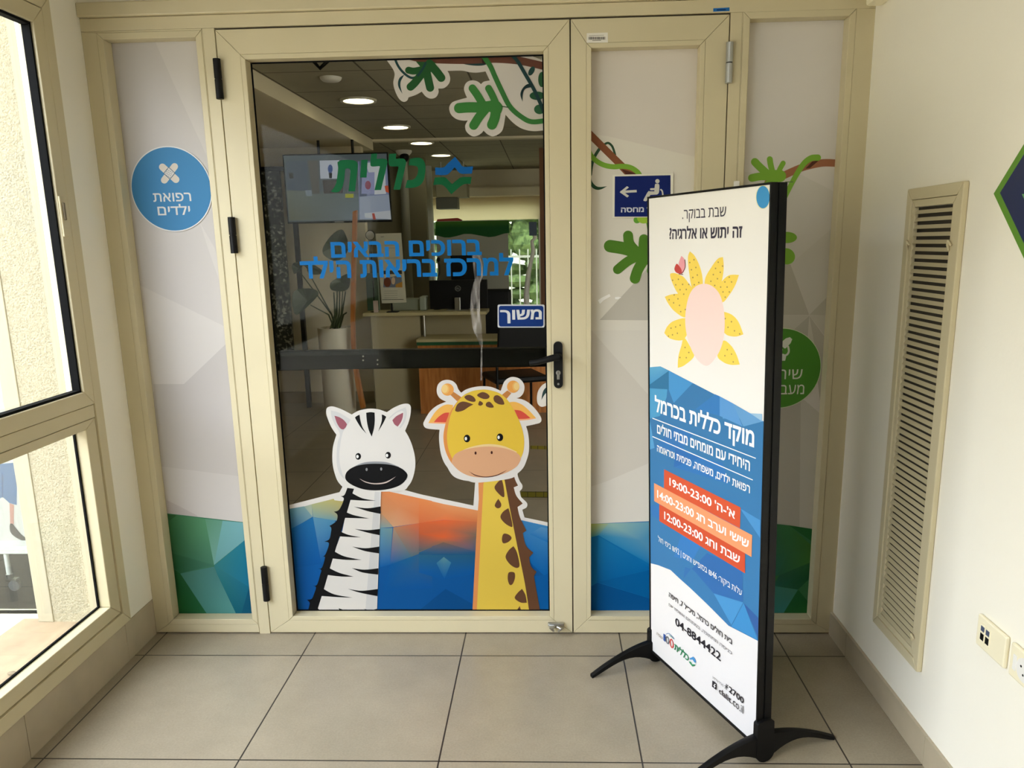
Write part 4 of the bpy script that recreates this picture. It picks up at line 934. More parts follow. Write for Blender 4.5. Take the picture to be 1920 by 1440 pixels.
for p in ((430, 130), (392, 155), (407, 220), (447, 200), (460, 268), (420, 290), (473, 335), (433, 355), (648, 152), (687, 187), (624, 208), (604, 264), (666, 243), (641, 301), (582, 324), (747, 287), (708, 330), (768, 330), (728, 376), (670, 376), (617, 362), (691, 420), (748, 420), (711, 467), (711, 660), (767, 688), (736, 738), (794, 770), (841, 798), (729, 940), (768, 980), (708, 994), (783, 1050), (350, 920), (304, 1010), (361, 1012), (384, 965), (265, 735), (224, 746), (306, 720), (237, 806), (281, 792), (201, 818), (252, 447), (207, 490), (286, 482), (300, 541), (247, 518), (338, 440), (311, 597), (352, 578), (238, 315), (290, 306), (266, 356), (328, 352), (305, 400), (361, 398), (384, 352)):
    a.ell(p[0], p[1], 6, 7, YD); a.n -= 1
a.n += 1
a.smooth([(520, 346), (600, 372), (665, 450), (700, 590), (706, 740), (684, 890), (630, 1005), (548, 1085), (460, 1030), (392, 900), (356, 750), (355, 600), (386, 455), (440, 375)], (240, 212, 204))
a.smooth([(316, 95, 1), (340, 120), (350, 170), (340, 235), (322, 252, 1), (306, 205), (292, 165)], (232, 158, 164))
a.smooth([(255, 205), (275, 166), (300, 190), (318, 220), (322, 255, 1), (285, 252), (262, 235)], (192, 74, 70))
a.stroke([(322, 252), (350, 200), (348, 130)], 6, (120, 50, 52)); a.stroke([(296, 258), (330, 262)], 7, (100, 40, 44), smooth=False)
a.crop(1210, 330, 6.857)
a.ell(1500, 272, 94, 156, (226, 226, 190)); a.ell(1502, 272, 86, 145, (66, 144, 198))
a.text(heb('שבת בבוקר.'), (465, 560), (1026, 530), (552, 595), (1026, 392), TXT, .0)
a.text(heb('זה יתוש או אלרגיה?'), (300, 680), (1236, 680), (330, 818), (560, 640), TXT, .026)
# blue band
BB = (58, 116, 164)
a.crop(1, 1, 1); a.ox = a.oy = 0
a.poly([(1214, 688), (1237, 687), (1252, 694.5), (1378, 760), (1421, 785.5), (1432, 791), (1428, 1206), (1419.7, 1202), (1386, 1184.5), (1364.7, 1173.5), (1324.6, 1133), (1292, 1102), (1274, 1086), (1256, 1069), (1233, 1060), (1214, 1053)], BB)
FC = lambda d, pts: a.poly(pts, (BB[0]+d, BB[1]+d, BB[2]+int(d*.7)))
a.crop(1210, 460, 4.8)
a.grad([(20, 1095, (92, 160, 196)), (130, 1090, (96, 162, 198)), (205, 1130, (84, 148, 190)), (20, 1255, (70, 140, 188))])
a.poly([(205, 1130), (205, 1300), (20, 1280), (20, 1250)], (50, 112, 152))
a.poly([(205, 1130), (420, 1240), (250, 1420), (205, 1300)], (72, 142, 196))
a.poly([(620, 1345), (690, 1382), (690, 1500), (480, 1500)], (54, 116, 174))
a.poly([(690, 1382), (805, 1440), (950, 1560), (690, 1560)], (84, 146, 198))
a.crop(1210, 720, 8)
a.poly([(30, 58), (320, 80), (310, 200), (210, 480), (60, 520), (30, 400)], (78, 150, 192))
a.poly([(1035, 155), (1105, 185), (1105, 480), (740, 380)], (56, 118, 178))
a.poly([(1105, 185), (1300, 290), (1450, 640), (1105, 480)], (90, 146, 200))
a.poly([(1300, 290), (1560, 440), (1760, 560), (1460, 640)], (98, 150, 196))
a.poly([(1560, 440), (1740, 450), (1740, 560)], (150, 184, 210))
a.poly([(430, 640), (700, 760), (520, 1040), (130, 960)], (54, 112, 172))
a.poly([(30, 520), (130, 960), (30, 970)], (86, 152, 198))
a.poly([(440, 960), (820, 1110), (420, 1250)], (48, 104, 168))
a.poly([(820, 1110), (1150, 1180), (1240, 1500), (430, 1250)], (52, 112, 174))
a.crop(1210, 870, 7.2)
a.poly([(40, 560), (180, 520), (180, 760), (90, 700)], (54, 112, 172))
a.poly([(1270, 600), (1540, 760), (1540, 1000)], (74, 138, 192))
a.poly([(500, 900), (760, 1060), (620, 1330), (380, 1250)], (56, 118, 180))
a.crop(1210, 1060, 8.727)
a.poly([(750, 60), (1000, -200), (1580, 60), (1590, 600), (1110, 460), (800, 100)], (50, 102, 162))
a.poly([(640, 30), (740, 60), (615, 220)], (52, 106, 164))
a.poly([(1600, 620), (1840, 860), (1840, 1200)], (52, 92, 150))
a.poly([(1600, 620), (1400, 1000), (1830, 1225)], (62, 134, 190))
a.poly([(1110, 460), (1590, 610), (1400, 980)], (72, 140, 194))
WT = (238, 238, 236)
a.crop(1210, 720, 8)
a.text(heb('מוקד כללית בכרמל'), (135, 300), (1625, 850), (1350, 942), (150, 168), WT, .028)
a.stroke([(105, 515), (1645, 1115)], 13, WT, smooth=False); a.stroke([(105, 790), (1600, 1440)], 13, WT, smooth=False)
a.text(heb('היחידי עם מומחים מבתי חולים'), (170, 700), (1562, 1250), (1560, 1312), (262, 612), WT, .022)
a.crop(1210, 870, 7.2)
L_ = (1210+170/8-1210)*7.2, (720+990/8-870)*7.2
a.text(heb('רפואת ילדים, משפחה, פנימית וטראומה'), L_, (1405, 360), (965, 218), (1128, 148), WT, .016)
a.poly([(248, 72), (1280, 588), (1272, 868), (246, 330)], (202, 84, 54))
a.poly([(184, 545), (1340, 1180), (1340, 1478), (184, 770)], (198, 80, 52))
a.poly([(113, 257), (1437, 962), (1428, 1257), (116, 502)], (226, 148, 104))
a.text(heb("א'-ה' 19:00-23:00"), (320, 240), (1206, 680), (1196, 744), (325, 182), WT, .022)
a.text(heb("שישי וערב חג 14:00-23:00"), (155, 420), (1392, 1070), (182, 472), (170, 357), WT, .022)
a.text(heb("שבת וחג 12:00-23:00"), (250, 700), (1272, 1270), (272, 760), (264, 645), WT, .022)
R_ = ((1210+1575/8.727-1210)*7.2, (1060+460/8.727-870)*7.2); B_ = ((1210+1300/8.727-1210)*7.2, (1060+357/8.727-870)*7.2)
a.text(heb('עלות ביקור: 46₪ בסופ״ש וחגים | 92₪ בימי חול'), (168, 1040), R_, B_, (176, 966), WT, .0)
DK = (40, 38, 44)
a.crop(1210, 1100, 7.2)
a.text(heb('בית חולים כרמל, מיכ״ל 7, חיפה'), (315, 130), (1168, 760), (1168, 800), (530, 222), DK, .012)
a.text(heb('כניסה תחתונה, במתחם אשפוז יום'), (312, 260), (1163, 900), (1163, 930), (318, 225), (110, 108, 110), .0)
a.text('04-8844422', (400, 470), (1013, 940), (425, 537), (420, 426), DK, .017)
a.text(heb('כללית'), (385, 840), (580, 960), (560, 998), (440, 792), (46, 128, 86), .026, shear=.1)
a.text('1', (240, 690), (268, 700), (255, 737), (262, 650), (56, 86, 150), .02)
a.text('0', (272, 700), (318, 730), (300, 778), (300, 676), (96, 98, 104), .0)
a.text('0', (325, 730), (377, 770), (350, 828), (350, 706), (198, 72, 66), .0)
a.stroke([(278, 640), (318, 636), (385, 704)], 6, (66, 120, 176)); a.stroke([(320, 655), (350, 680), (380, 706)], 5, (96, 150, 90))
a.text(heb('שנה'), (150, 645), (232, 690), (225, 712), (158, 618), (140, 126, 104), .0)
a.smooth([(597, 966, 1), (622, 956), (642, 944, 1), (664, 972), (680, 1008, 1), (676, 1032, 1), (655, 1015), (636, 985), (620, 985), (600, 988, 1)], (70, 136, 190))
a.smooth([(588, 1008, 1), (610, 1015), (628, 1046), (645, 1048), (668, 1050, 1), (670, 1066, 1), (632, 1077, 1), (612, 1052), (592, 1026, 1)], (60, 140, 96))
a.crop(1210, 1170, 7.577)
a.text('2700', (1185, 900), (1393, 1095), (1205, 982), (1205, 893), DK, .017)
for k in range(3):
    t = math.radians(60*k+90); a.stroke([(1148-26*math.cos(t), 888-40*math.sin(t)+2), (1148+26*math.cos(t), 888+40*math.sin(t)+6)], 8, DK, smooth=False, cap=False)
a.text(heb('מכל טלפון'), (955, 760), (1106, 880), (1100, 898), (960, 735), DK, .0)
a.text('clalit', (1045, 955), (1215, 1110), (1050, 985), (1052, 905), DK, .014)
a.text('.co.il', (1222, 1120), (1388, 1240), (1228, 1140), (1380, 1160), DK, .0)
a.poly([(952, 800), (1008, 845), (1005, 938), (946, 890)], DK)
a.stroke([(1000, 860), (984, 858), (982, 905)], 10, WT, cap=False); a.stroke([(968, 870), (996, 892)], 9, WT, smooth=False, cap=False)
a.stroke([(1030, 880), (1026, 945)], 4, (120, 118, 120), smooth=False, cap=False)
a.build('poster', VINYL, LS)

# ================================================================== RIGHT WALL
# louvred vent
VX = XR
VF = mat('vent_beige', (202, 191, 157), .5); VL = mat('vent_slat', (184, 173, 140), .5)
v = tag(empty('wall_vent', (VX, -.54, .252)), 'tall narrow beige louvred grille set in the white right wall', 'vent')
y0_, y1_, z0_, z1_ = -.694, -.376, .252, 1.632
ring(MB(), y0_, y1_, z0_, z1_, .030, .030, .030, .032, VX-.016, VX-.0005, ax='x').build('outer_frame', VF, v, bevel=.003)
ring(MB(), y0_+.031, y1_-.031, z0_+.031, z1_-.033, .020, .020, .020, .020, VX-.013, VX-.0005, ax='x').build('inner_frame', VF, v, bevel=.0015)
mb = MB(); n = 61; zz0, zz1 = z0_+.052, z1_-.054
for k in range(n):
    z = zz0+(zz1-zz0)*(k+.5)/n; h_ = (zz1-zz0)/n
    mb.prism([(VX-.0125, y0_+.050, z-h_*.42), (VX-.0115, y0_+.050, z-h_*.42), (VX-.0035, y0_+.050, z+h_*.02), (VX-.0055, y0_+.050, z+h_*.10)], (0, (y1_-.050)-(y0_+.050), 0))
mb.build('louvre', VL, v)
MB().box(VX-.0012, VX-.0004, y0_+.05, y1_-.05, zz0, zz1).build('backing', mat('vent_shade_dark', (56, 50, 40), .8), v)  # dark sheet paints the shade between and behind the slats
for (yy, zz) in ((y0_+.040, 1.47), (y1_-.038, 1.47), (y0_+.040, .34)):
    MB().tube([(VX-.016, yy-.006, zz), (VX-.022, yy, zz+.012), (VX-.019, yy+.006, zz+.002), (VX-.0155, yy+.006, zz-.012)], [.003, .004, .004, .0025], 8)  .build('clip', VF, v, smooth=True)
# data socket
def plate(name, ya, yb, za, zb, label):
    r = tag(empty(name, (VX, (ya+yb)/2, za)), label, 'socket')
    MB().box(VX-.011, VX-.0005, ya, yb, za, zb).build('cover_plate', IVORY, r, bevel=.004); return r
r = plate('data_socket', -1.078, -.955, .490, .572, 'ivory twin data socket plate on the right wall below the blue sign')
for k, yy in enumerate((-.984, -1.006)):
    m_ = MB().box(VX-.0125, VX-.010, yy-.010, yy+.010, .508, .556).build('module', IVORY, r, bevel=.0008)
    MB().box(VX-.0134, VX-.0122, yy-.007, yy+.007, .514, .531).build('port', BLACK, m_)
    MB().box(VX-.0134, VX-.0122, yy-.007, yy+.007, .537, .550).build('port_label', mat('port_blue', (74, 84, 108), .5), m_)
r = plate('power_socket', -1.225, -1.097, .490, .572, 'ivory power socket plate cut by the right edge of the photo')
MB().cyl((VX-.0105, -1.155, .531), (VX-.013, -1.155, .531), .028, seg=32).build('socket_face', WHITEP, r, smooth=True)
for dy, dz in ((-.010, .006), (.010, .006), (0, -.011)): MB().cyl((VX-.0128, -1.155+dy, .531+dz), (VX-.0136, -1.155+dy, .531+dz), .0028, seg=10).build('pin_hole', BLACK, r)
MB().box(VX-.0125, VX-.0105, -1.125, -1.112, .512, .550).build('rocker', WHITEP, r, bevel=.001)
# diamond sign
hd = .24; cy_ = -.817-hd; cz_ = 1.593
r = tag(empty('wall_sign', (VX, cy_, cz_-hd)), 'dark blue diamond shaped sign with green border at the right edge', 'sign')
dm = lambda h, x: [(x, cy_+h, cz_), (x, cy_, cz_+h), (x, cy_-h, cz_), (x, cy_, cz_-h)]
MB().prism(dm(hd, VX-.0005), (-.005, 0, 0)).build('border', mat('sign_green', (92, 142, 44), .4), r)
MB().prism(dm(hd-.028, VX-.0056), (-.0006, 0, 0)).build('face', mat('sign_navy', (28, 40, 82), .4), r)
MB().prism([(VX-.0063, -.934, 1.585), (VX-.0063, -.98, 1.585), (VX-.0063, -1.055, 1.50), (VX-.0063, -1.13, 1.585), (VX-.0063, -1.176, 1.585), (VX-.0063, -1.055, 1.455)], (-.0005, 0, 0)).build('emblem', mat('sign_emblem', (110, 176, 110), .4), r)
# device in the top corner
q = onX(1645, 4, VX-.03)
o = MB().box(VX-.055, VX-.0005, q.y-.045, q.y+.035, q.z-.004, q.z+.09).build('wall_sensor', IVORY, bevel=.010); tag(o, 'small ivory rounded device high on the right wall beside the frame', 'sensor')

# ================================================================== CLINIC LOBBY BEHIND THE GLASS
LZC = 2.5
LW_ = mat('lobby_wall', (232, 222, 196), .8, noise=.03, nscale=2)
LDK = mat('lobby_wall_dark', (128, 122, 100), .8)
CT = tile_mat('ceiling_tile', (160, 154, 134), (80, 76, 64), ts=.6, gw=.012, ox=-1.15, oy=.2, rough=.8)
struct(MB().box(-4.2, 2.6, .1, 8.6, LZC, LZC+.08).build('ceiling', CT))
struct(MB().box(-4.2, -1.76, .1, 4.98, 2.40, LZC-.001).build('ceiling', LW_))
struct(MB().box(-1.76, 2.6, 4.95, 5.05, 2.478, LZC-.001).build('trim_7', LW_))
struct(MB().box(-2.02, -1.9, .36, 2.1, 0, LZC).box(-4.2, -1.9, 2.0, 2.1, 0, LZC).box(-4.3, -4.2, 2.0, 4.7, 0, LZC).build('wall_left', LW_))
struct(MB().box(-4.2, -1.80, 4.62, 4.72, 0, LZC).build('wall_far', LW_))
struct(MB().box(-4.2, -1.80, 4.605, 4.62, 0, .11).build('baseboard_far', SKIRT))
struct(MB().box(2.6, 2.7, 0, 8.6, 0, LZC).build('wall_right', LW_))
struct(MB().box(-4.3, -4.2, 4.7, 8.6, 0, LZC).build('wall_left', LW_))
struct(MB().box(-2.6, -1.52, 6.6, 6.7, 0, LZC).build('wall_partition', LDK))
# far window wall
q1, q2, q3 = onY(775, 392, 8.3), onY(1013, 372, 8.3), onY(1012, 600, 8.3)
wx0, wx1, wz0, wz1 = q1.x-.6, q2.x+.02, q3.z-.1, q2.z
struct(MB().box(-4.2, wx0, 8.3, 8.4, 0, LZC).box(wx1, 2.6, 8.3, 8.4, 0, LZC).box(wx0, wx1, 8.3, 8.4, 0, wz0).box(wx0, wx1, 8.3, 8.4, wz1, LZC).build('wall_far', LW_))
W5 = struct(empty('window_5', ((wx0+wx1)/2, 8.3, wz0)))
ring(MB(), wx0, wx1, wz0, wz1, .05, .05, .05, .05, 8.31, 8.37).build('outer_frame', WHITEP, W5)
MB().box(wx0+.05, wx1-.05, 8.335, 8.341, wz0+.05, wz1-.05).build('pane', glass_mat('dimming_glass', (.62, .66, .60)), W5)  # grey tint added to the pane to dim the overbright outdoors
bq = onY(900, 413, 8.25).z
BLM = bpy.data.materials.new('blind_fabric'); BLM.use_nodes = True; nt = BLM.node_tree; nt.nodes.clear()
o_ = nt.nodes.new('ShaderNodeOutputMaterial'); mx_ = nt.nodes.new('ShaderNodeMixShader'); d_ = nt.nodes.new('ShaderNodeBsdfDiffuse'); t_n = nt.nodes.new('ShaderNodeBsdfTranslucent')
d_.inputs[0].default_value = (.8, .72, .6, 1); t_n.inputs[0].default_value = (.8, .72, .58, 1); mx_.inputs[0].default_value = .8
nt.links.new(d_.outputs[0], mx_.inputs[1]); nt.links.new(t_n.outputs[0], mx_.inputs[2]); nt.links.new(mx_.outputs[0], o_.inputs[0])
o = MB().box(wx0, wx1-.03, 8.24, 8.243, bq, wz1+.02).build('roller_blind', BLM); tag(o, 'pale half drawn roller blind in the bright far window of the lobby', 'blind')
struct(MB().box(wx0, wx1+.3, 8.0, 8.29, wz1+.03, wz1+.14).build('trim_8', LW_))
# outdoors beyond that window
HED = bpy.data.materials.new('hedge_leaves'); HED.use_nodes = True; nt = HED.node_tree; b = nt.nodes['Principled BSDF']; tcn = nt.nodes.new('ShaderNodeTexCoord')
vn = nt.nodes.new('ShaderNodeTexVoronoi'); vn.inputs['Scale'].default_value = 16; rr_ = nt.nodes.new('ShaderNodeValToRGB'); nt.links.new(tcn.outputs['Object'], vn.inputs['Vector']); nt.links.new(vn.outputs['Color'], rr_.inputs[0]); nt.links.new(rr_.outputs[0], b.inputs['Base Color'])
rr_.color_ramp.elements[0].color = (.02, .05, .012, 1); rr_.color_ramp.elements[1].color = (.20, .28, .10, 1); b.inputs['Roughness'].default_value = .8
random.seed(11); mb = MB()
for k in range(260):
    mb.ball((random.uniform(-4, 3), 12.6+random.uniform(-.3, .5), random.uniform(.1, 2.4)), random.uniform(.12, .32), random.uniform(.12, .3), random.uniform(.1, .28), seg=8)
o = mb.build('garden_hedge', HED); tag(o, 'green hedge outside the far window of the lobby', 'hedge')
struct(MB().box(-6, 5, 8.4, 16, -.1, -.02).build('ground_outside', PATIO))
fe = tag(empty('garden_fence', (-.3, 11.2, 0)), 'pale vertical bar fence in front of the hedge outside', 'fence')
for zz in (.15, 1.25): MB().box(-3, 2, 11.19, 11.22, zz, zz+.04).build('rail', WMET, fe)
mb = MB()
for k in range(34): mb.cyl((-3+.15*k, 11.2, -.02), (-3+.15*k, 11.2, 1.4), .011, seg=8)
mb.build('fence_bars', WMET, fe)
# downlights
cl = None
DL = mat('downlight_glow', (255, 250, 225), .5, emit=(255, 246, 214), estr=13)
cab = [(672, 187, 'nearest the door, largest in view'), (742, 237, 'second from the door'), (790, 267, 'third from the door, left of the camera dome'), (827, 290, 'fourth from the door, above the emblem')]
RIM = mat('downlight_rim', (200, 196, 180), .4)
for i, (px, py, txt) in enumerate(cab):
    q = onZ(px, py, LZC)
    if cl is None:
        cl = tag(empty('ceiling_light', (q.x, q.y, LZC)), 'round glowing ceiling downlight in the lobby, '+txt, 'ceiling light', 'round downlights in the lobby ceiling')
        MB().lathe((q.x, q.y, LZC), [(.105, -.001), (.105, -.012), (.125, -.014), (.128, -.001)]).build('rim', RIM, cl, smooth=True, origin=(q.x, q.y, LZC))
        MB().lathe((q.x, q.y, LZC), [(0, -.008), (.104, -.008)]).build('diffuser', DL, cl, origin=(q.x, q.y, LZC))
    else:
        c = cl.copy(); C.objects.link(c); c.location = (q.x, q.y, LZC); c['label'] = 'round glowing ceiling downlight in the lobby, '+txt; ORG[c.name] = Vector((q.x, q.y, LZC))
        for ch in cl.children: d = ch.copy(); C.objects.link(d); d.parent = c
q = onZ(620, 145, LZC)
o = MB().lathe((q.x, q.y, LZC), [(0, -.022), (.05, -.022), (.062, -.012), (.066, -.001)]).build('smoke_detector', WHITEP, smooth=True); tag(o, 'small round white detector on the lobby ceiling before the first downlight', 'detector')
q = onZ(757, 282, LZC); cb = tag(empty('camera_dome', (q.x, q.y, LZC)), 'white dome security camera on the lobby ceiling by the downlights', 'camera')
MB().lathe((q.x, q.y, LZC), [(.085, -.001), (.085, -.02), (.06, -.05), (.0, -.05)]).build('housing', WHITEP, cb, smooth=True)
MB().ball((q.x+.01, q.y-.03, LZC-.075), .052).build('lens', BLACK, cb, smooth=True)
# television
TY_ = 4.15
tl, tr_, bl, br = onY(533, 300, TY_), onY(722, 288, TY_), onY(541, 416, TY_), onY(734, 413, TY_)
x0, x1, z0, z1 = (tl.x+bl.x)/2, (tr_.x+br.x)/2, bl.z, tr_.z
tv = tag(empty('television', ((x0+x1)/2, TY_, z0)), 'large black television showing a corridor picture, hung from the lobby ceiling', 'television')
MB().box(x0-.012, x1+.012, TY_, TY_+.05, z0-.016, z1+.012).build('case', BLACK, tv, bevel=.003)
MB().box((x0+x1)/2-.04, (x0+x1)/2+.04, TY_-.002, TY_+.0, z0-.013, z0-.004).build('maker_plate', GREYP, tv)
for xx in (x0+.3, x1-.3): MB().cyl((xx, TY_+.03, z1), (xx, TY_+.03, LZC-.10 if xx < -1.76 else LZC), .012).build('hanging_rod', BLACKM, tv, smooth=True)
a = wallart(TY_-.0005, .9, .0002); a.crop(510, 270, 7.385)
a.polyuv([(x0, z0), (x1, z0), (x1, z1), (x0, z1)], a.col((92, 104, 116)))
a.grad([(200, 640, (110, 120, 118)), (1200, 700, (100, 116, 128)), (1215, 1050, (112, 128, 146)), (240, 1060, (104, 108, 96))])
a.poly([(190, 240), (490, 230), (500, 640), (210, 640)], (84, 96, 116)); a.poly([(490, 230), (640, 225), (660, 690), (560, 690)], (96, 96, 98))
a.poly([(1190, 240), (1590, 235), (1640, 1040), (1210, 1045)], (132, 144, 190)); a.poly([(660, 230), (930, 225), (920, 480), (670, 480)], (196, 206, 236))  # brighter right part: glass reflection painted into the picture
a.poly([(1210, 240), (1300, 240), (1320, 1045), (1215, 1045)], (96, 108, 140))
a.poly([(1300, 260), (1560, 250), (1580, 690), (1420, 700)], (210, 218, 240)); a.poly([(1250, 400), (1420, 390), (1420, 690), (1240, 690)], (150, 158, 214))
a.poly([(1215, 730), (1620, 700), (1650, 1040), (1215, 1045)], (160, 174, 208)); a.poly([(1280, 960), (1640, 920), (1650, 1045), (1290, 1020)], (196, 204, 226)); a.poly([(1385, 960), (1420, 960), (1440, 1045), (1400, 1045)], (176, 84, 80))
a.poly([(1560, 580), (1610, 575), (1620, 680), (1575, 660)], (204, 96, 70)); a.ell(1330, 570, 40, 60, (150, 80, 110))
a.poly([(1015, 690), (1130, 690), (1130, 745), (1015, 745)], (170, 176, 60)); a.poly([(700, 500), (990, 500), (980, 680), (720, 690)], (74, 70, 74))
a.ell(808, 345, 34, 60, (64, 92, 160)); a.poly([(785, 400), (835, 400), (830, 475), (795, 475)], (20, 22, 28)); a.poly([(460, 640), (550, 640), (555, 720), (475, 720)], (132, 146, 168))
a.poly([(235, 400), (290, 400), (300, 475), (245, 480)], (50, 54, 58))
a.build('screen', SCREEN, tv)
# potted plant
PLY = 4.0
l, r_ = onY(598, 640, PLY), onY(662, 640, PLY); pcx, prr = (l.x+r_.x)/2, (r_.x-l.x)/2; pzt = onY(630, 617, PLY-prr).z
pp = tag(empty('potted_plant', (pcx, PLY, 0)), 'large leafed dark green plant in tall white cylinder pot in the lobby', 'plant')
POT = mat('white_pot', (226, 220, 200), .4)
MB().lathe((pcx, PLY, 0), [(prr*.82, 0), (prr*.9, .02), (prr, pzt), (prr*.93, pzt), (prr*.9, pzt-.03), (0, pzt-.03)]).build('pot', POT, pp, smooth=True)
random.seed(2); mb = MB()
for k in range(40):
    t = random.uniform(0, 6.28); rr2 = random.uniform(0, prr*.8); mb.ball((pcx+rr2*math.cos(t), PLY+rr2*math.sin(t), pzt-.022), random.uniform(.014, .024), seg=8)
o = mb.build('pebbles', mat('pale_pebble', (206, 200, 186), .6), pp); o['kind'] = 'stuff'
LEAFM = mat('dark_leaf', (62, 78, 46), .4, noise=.15, nscale=8)
LEAVES = [([(640, 430), (650, 444), (652, 468), (642, 485), (624, 489), (608, 478), (606, 462), (618, 445)], (640, 432), (618, 488), -.05, (632, 560)),
          ([(552, 588), (550, 548), (572, 541), (592, 543), (596, 552), (580, 572), (563, 586)], (594, 548), (554, 582), -.14, (616, 590)),
          ([(563, 495), (572, 493), (590, 498), (606, 508), (600, 514), (584, 514), (574, 502)], (564, 495), (604, 511), .06, (622, 590)),
          ([(548, 496), (560, 492), (566, 500), (556, 512), (549, 512)], (564, 494), (550, 512), .12, (622, 590)),
          ([(619, 540), (623, 527), (640, 518), (654, 514), (655, 533), (648, 545), (624, 545)], (652, 516), (622, 542), -.10, (640, 590))]
for pts, p_a, p_b, dy, bend in LEAVES:
    yy = PLY+dy; mb = MB(); mid_ = [Vector(onY(p_a[0]+(p_b[0]-p_a[0])*t, p_a[1]+(p_b[1]-p_a[1])*t, yy))+Vector((0, .035, 0)) for t in (0, .5, 1)]
    cpt = Vector((0, 0, 0)); P_ = [onY(x, y, yy) for x, y in curve(pts, True, 3)]
    cc_ = mb.bm.verts.new(mid_[1]); vv = [mb.bm.verts.new(p+Vector((0, -.02*math.sin(i*.9), 0))) for i, p in enumerate(P_)]
    for i in range(len(vv)): mb.bm.faces.new([vv[i], vv[(i+1) % len(vv)], cc_])
    mb.build('leaf', LEAFM, pp, solid=.003)
    MB().tube([(pcx, PLY, pzt-.03), onY(bend[0], bend[1], PLY+dy*.4), onY(p_b[0]*.3+p_a[0]*.7, p_b[1]*.7+p_a[1]*.3, yy+.03)], [.009, .007, .004], 8).build('stem', LEAFM, pp, smooth=True)
for k, (sx, ex, ey) in enumerate(((628, 626, 548), (632, 632, 546), (636, 637, 546), (641, 648, 546), (644, 650, 586))):
    MB().tube([(pcx+(k-2)*.02, PLY-.03, pzt-.03), onY(sx, 590, PLY-.03), onY(ex, ey, PLY-.04)], [.009, .008, .006], 8).build('stem', LEAFM, pp, smooth=True)
# slim wooden board
WOOD = bpy.data.materials.new('orange_wood'); WOOD.use_nodes = True; nt = WOOD.node_tree; b = nt.nodes['Principled BSDF']; tcn = nt.nodes.new('ShaderNodeTexCoord'); mp_ = nt.nodes.new('ShaderNodeMapping'); mp_.inputs['Scale'].default_value = (14, 14, 1.2)
wv = nt.nodes.new('ShaderNodeTexNoise'); wv.inputs['Scale'].default_value = 3; wv.inputs['Detail'].default_value = 6; rp = nt.nodes.new('ShaderNodeValToRGB')
nt.links.new(tcn.outputs['Object'], mp_.inputs[0]); nt.links.new(mp_.outputs[0], wv.inputs['Vector']); nt.links.new(wv.outputs['Fac'], rp.inputs[0]); nt.links.new(rp.outputs[0], b.inputs['Base Color']); b.inputs['Roughness'].default_value = .45
rp.color_ramp.elements[0].position = .3; rp.color_ramp.elements[0].color = (*s2l((168, 96, 40)), 1); rp.color_ramp.elements[1].position = .75; rp.color_ramp.elements[1].color = (*s2l((214, 142, 72)), 1)
pts = [onY(x, y, 3.85) for x, y in curve([(661, 397, 1), (668, 394, 1), (667, 450), (664, 600), (668, 680), (684, 765, 1), (676, 766, 1), (662, 690), (657, 600), (660, 450)], True, 4)]
o = MB().prism(pts, (0, .05, 0)).build('wooden_board', WOOD, bevel=.003); tag(o, 'slim curved orange wooden upright standing between the plant and the desk', 'wooden board')
# reception desk
DSK = mat('desk_beige', (196, 184, 140), .5); DPN = mat('desk_panel', (178, 166, 132), .6); GRN = mat('desk_green', (34, 92, 58), .4)
rd = tag(empty('reception_desk', (-.8, 4.2, 0)), 'beige reception desk with raised counter, green edge and wooden front', 'desk')
A = lambda x, y, yp=4.2: onY(x, y, yp)
ux0, ux1, uz = A(680, 587).x, A(912, 584).x, .905
MB().box(ux0, ux1, 4.2, 4.55, uz-.03, uz).build('counter_top', DSK, rd, bevel=.003)
MB().box(ux0+.06, -1.262, 4.26, 4.30, 0, uz-.031).build('front_panel', DPN, rd)
MB().box(-1.262, ux1-.03, 4.42, 4.46, .0, uz-.031).build('back_panel', DPN, rd)
MB().box(-1.262, .55, 4.02, 4.41, .655, .68).build('desk_top', DSK, rd, bevel=.002)
MB().box(-1.262, .55, 4.03, 4.06, .625, .654).build('edge_strip', GRN, rd)
MB().box(-1.255, .5, 4.05, 4.09, 0, .624).build('wooden_front', WOOD, rd)
for px in (795, ): q = A(px, 600, 4.24); MB().cyl((q.x, 4.24, .681), (q.x, 4.24, uz-.031), .013).build('steel_post', STEEL, rd, smooth=True)
# things on the desk
m0, m1 = A(805, 527, 4.4), A(915, 581, 4.4)
mo = tag(empty('computer_monitor', ((m0.x+m1.x)/2, 4.4, uz)), 'back of a black computer monitor with round grey maker mark on the desk', 'monitor')
MB().box(m0.x, m1.x, 4.38, 4.42, uz+.012, m0.z+.006).build('case', BLACK, mo, bevel=.004)
q = A(858, 570, 4.36); MB().box(q.x-.026, q.x+.026, 4.34, 4.378, uz, A(858, 558, 4.36).z).build('stand', STEEL, mo, bevel=.003)
MB().box(q.x-.10, q.x+.10, 4.30, 4.45, uz, uz+.008).build('foot', STEEL, mo, bevel=.002)
a = wallart(4.3795, 1.3, .0003); a.crop(740, 350, 6)
a.stroke([(711+30*math.cos(t), 1145+28*math.sin(t)) for t in [2*math.pi*k/16 for k in range(16)]], 6, (120, 122, 118), closed=True, cap=False)
a.text('DELL', (690, 1145), (732, 1145), (690, 1156), (690, 1134), (120, 122, 118), .02)
a.build('maker_mark', VINYL, mo)
m0, m1 = A(845, 479, 4.9), A(905, 545, 4.9)
o = MB().box(m0.x, m1.x, 4.88, 4.93, m1.z, m0.z).box(m0.x+.12, m0.x+.2, 4.9, 4.96, .7, m1.z).box(m0.x+.02, m1.x-.02, 4.85, 5.0, .69, .70).build('computer_monitor', BLACK, bevel=.004); tag(o, 'second black monitor standing farther back behind the reception counter', 'monitor')
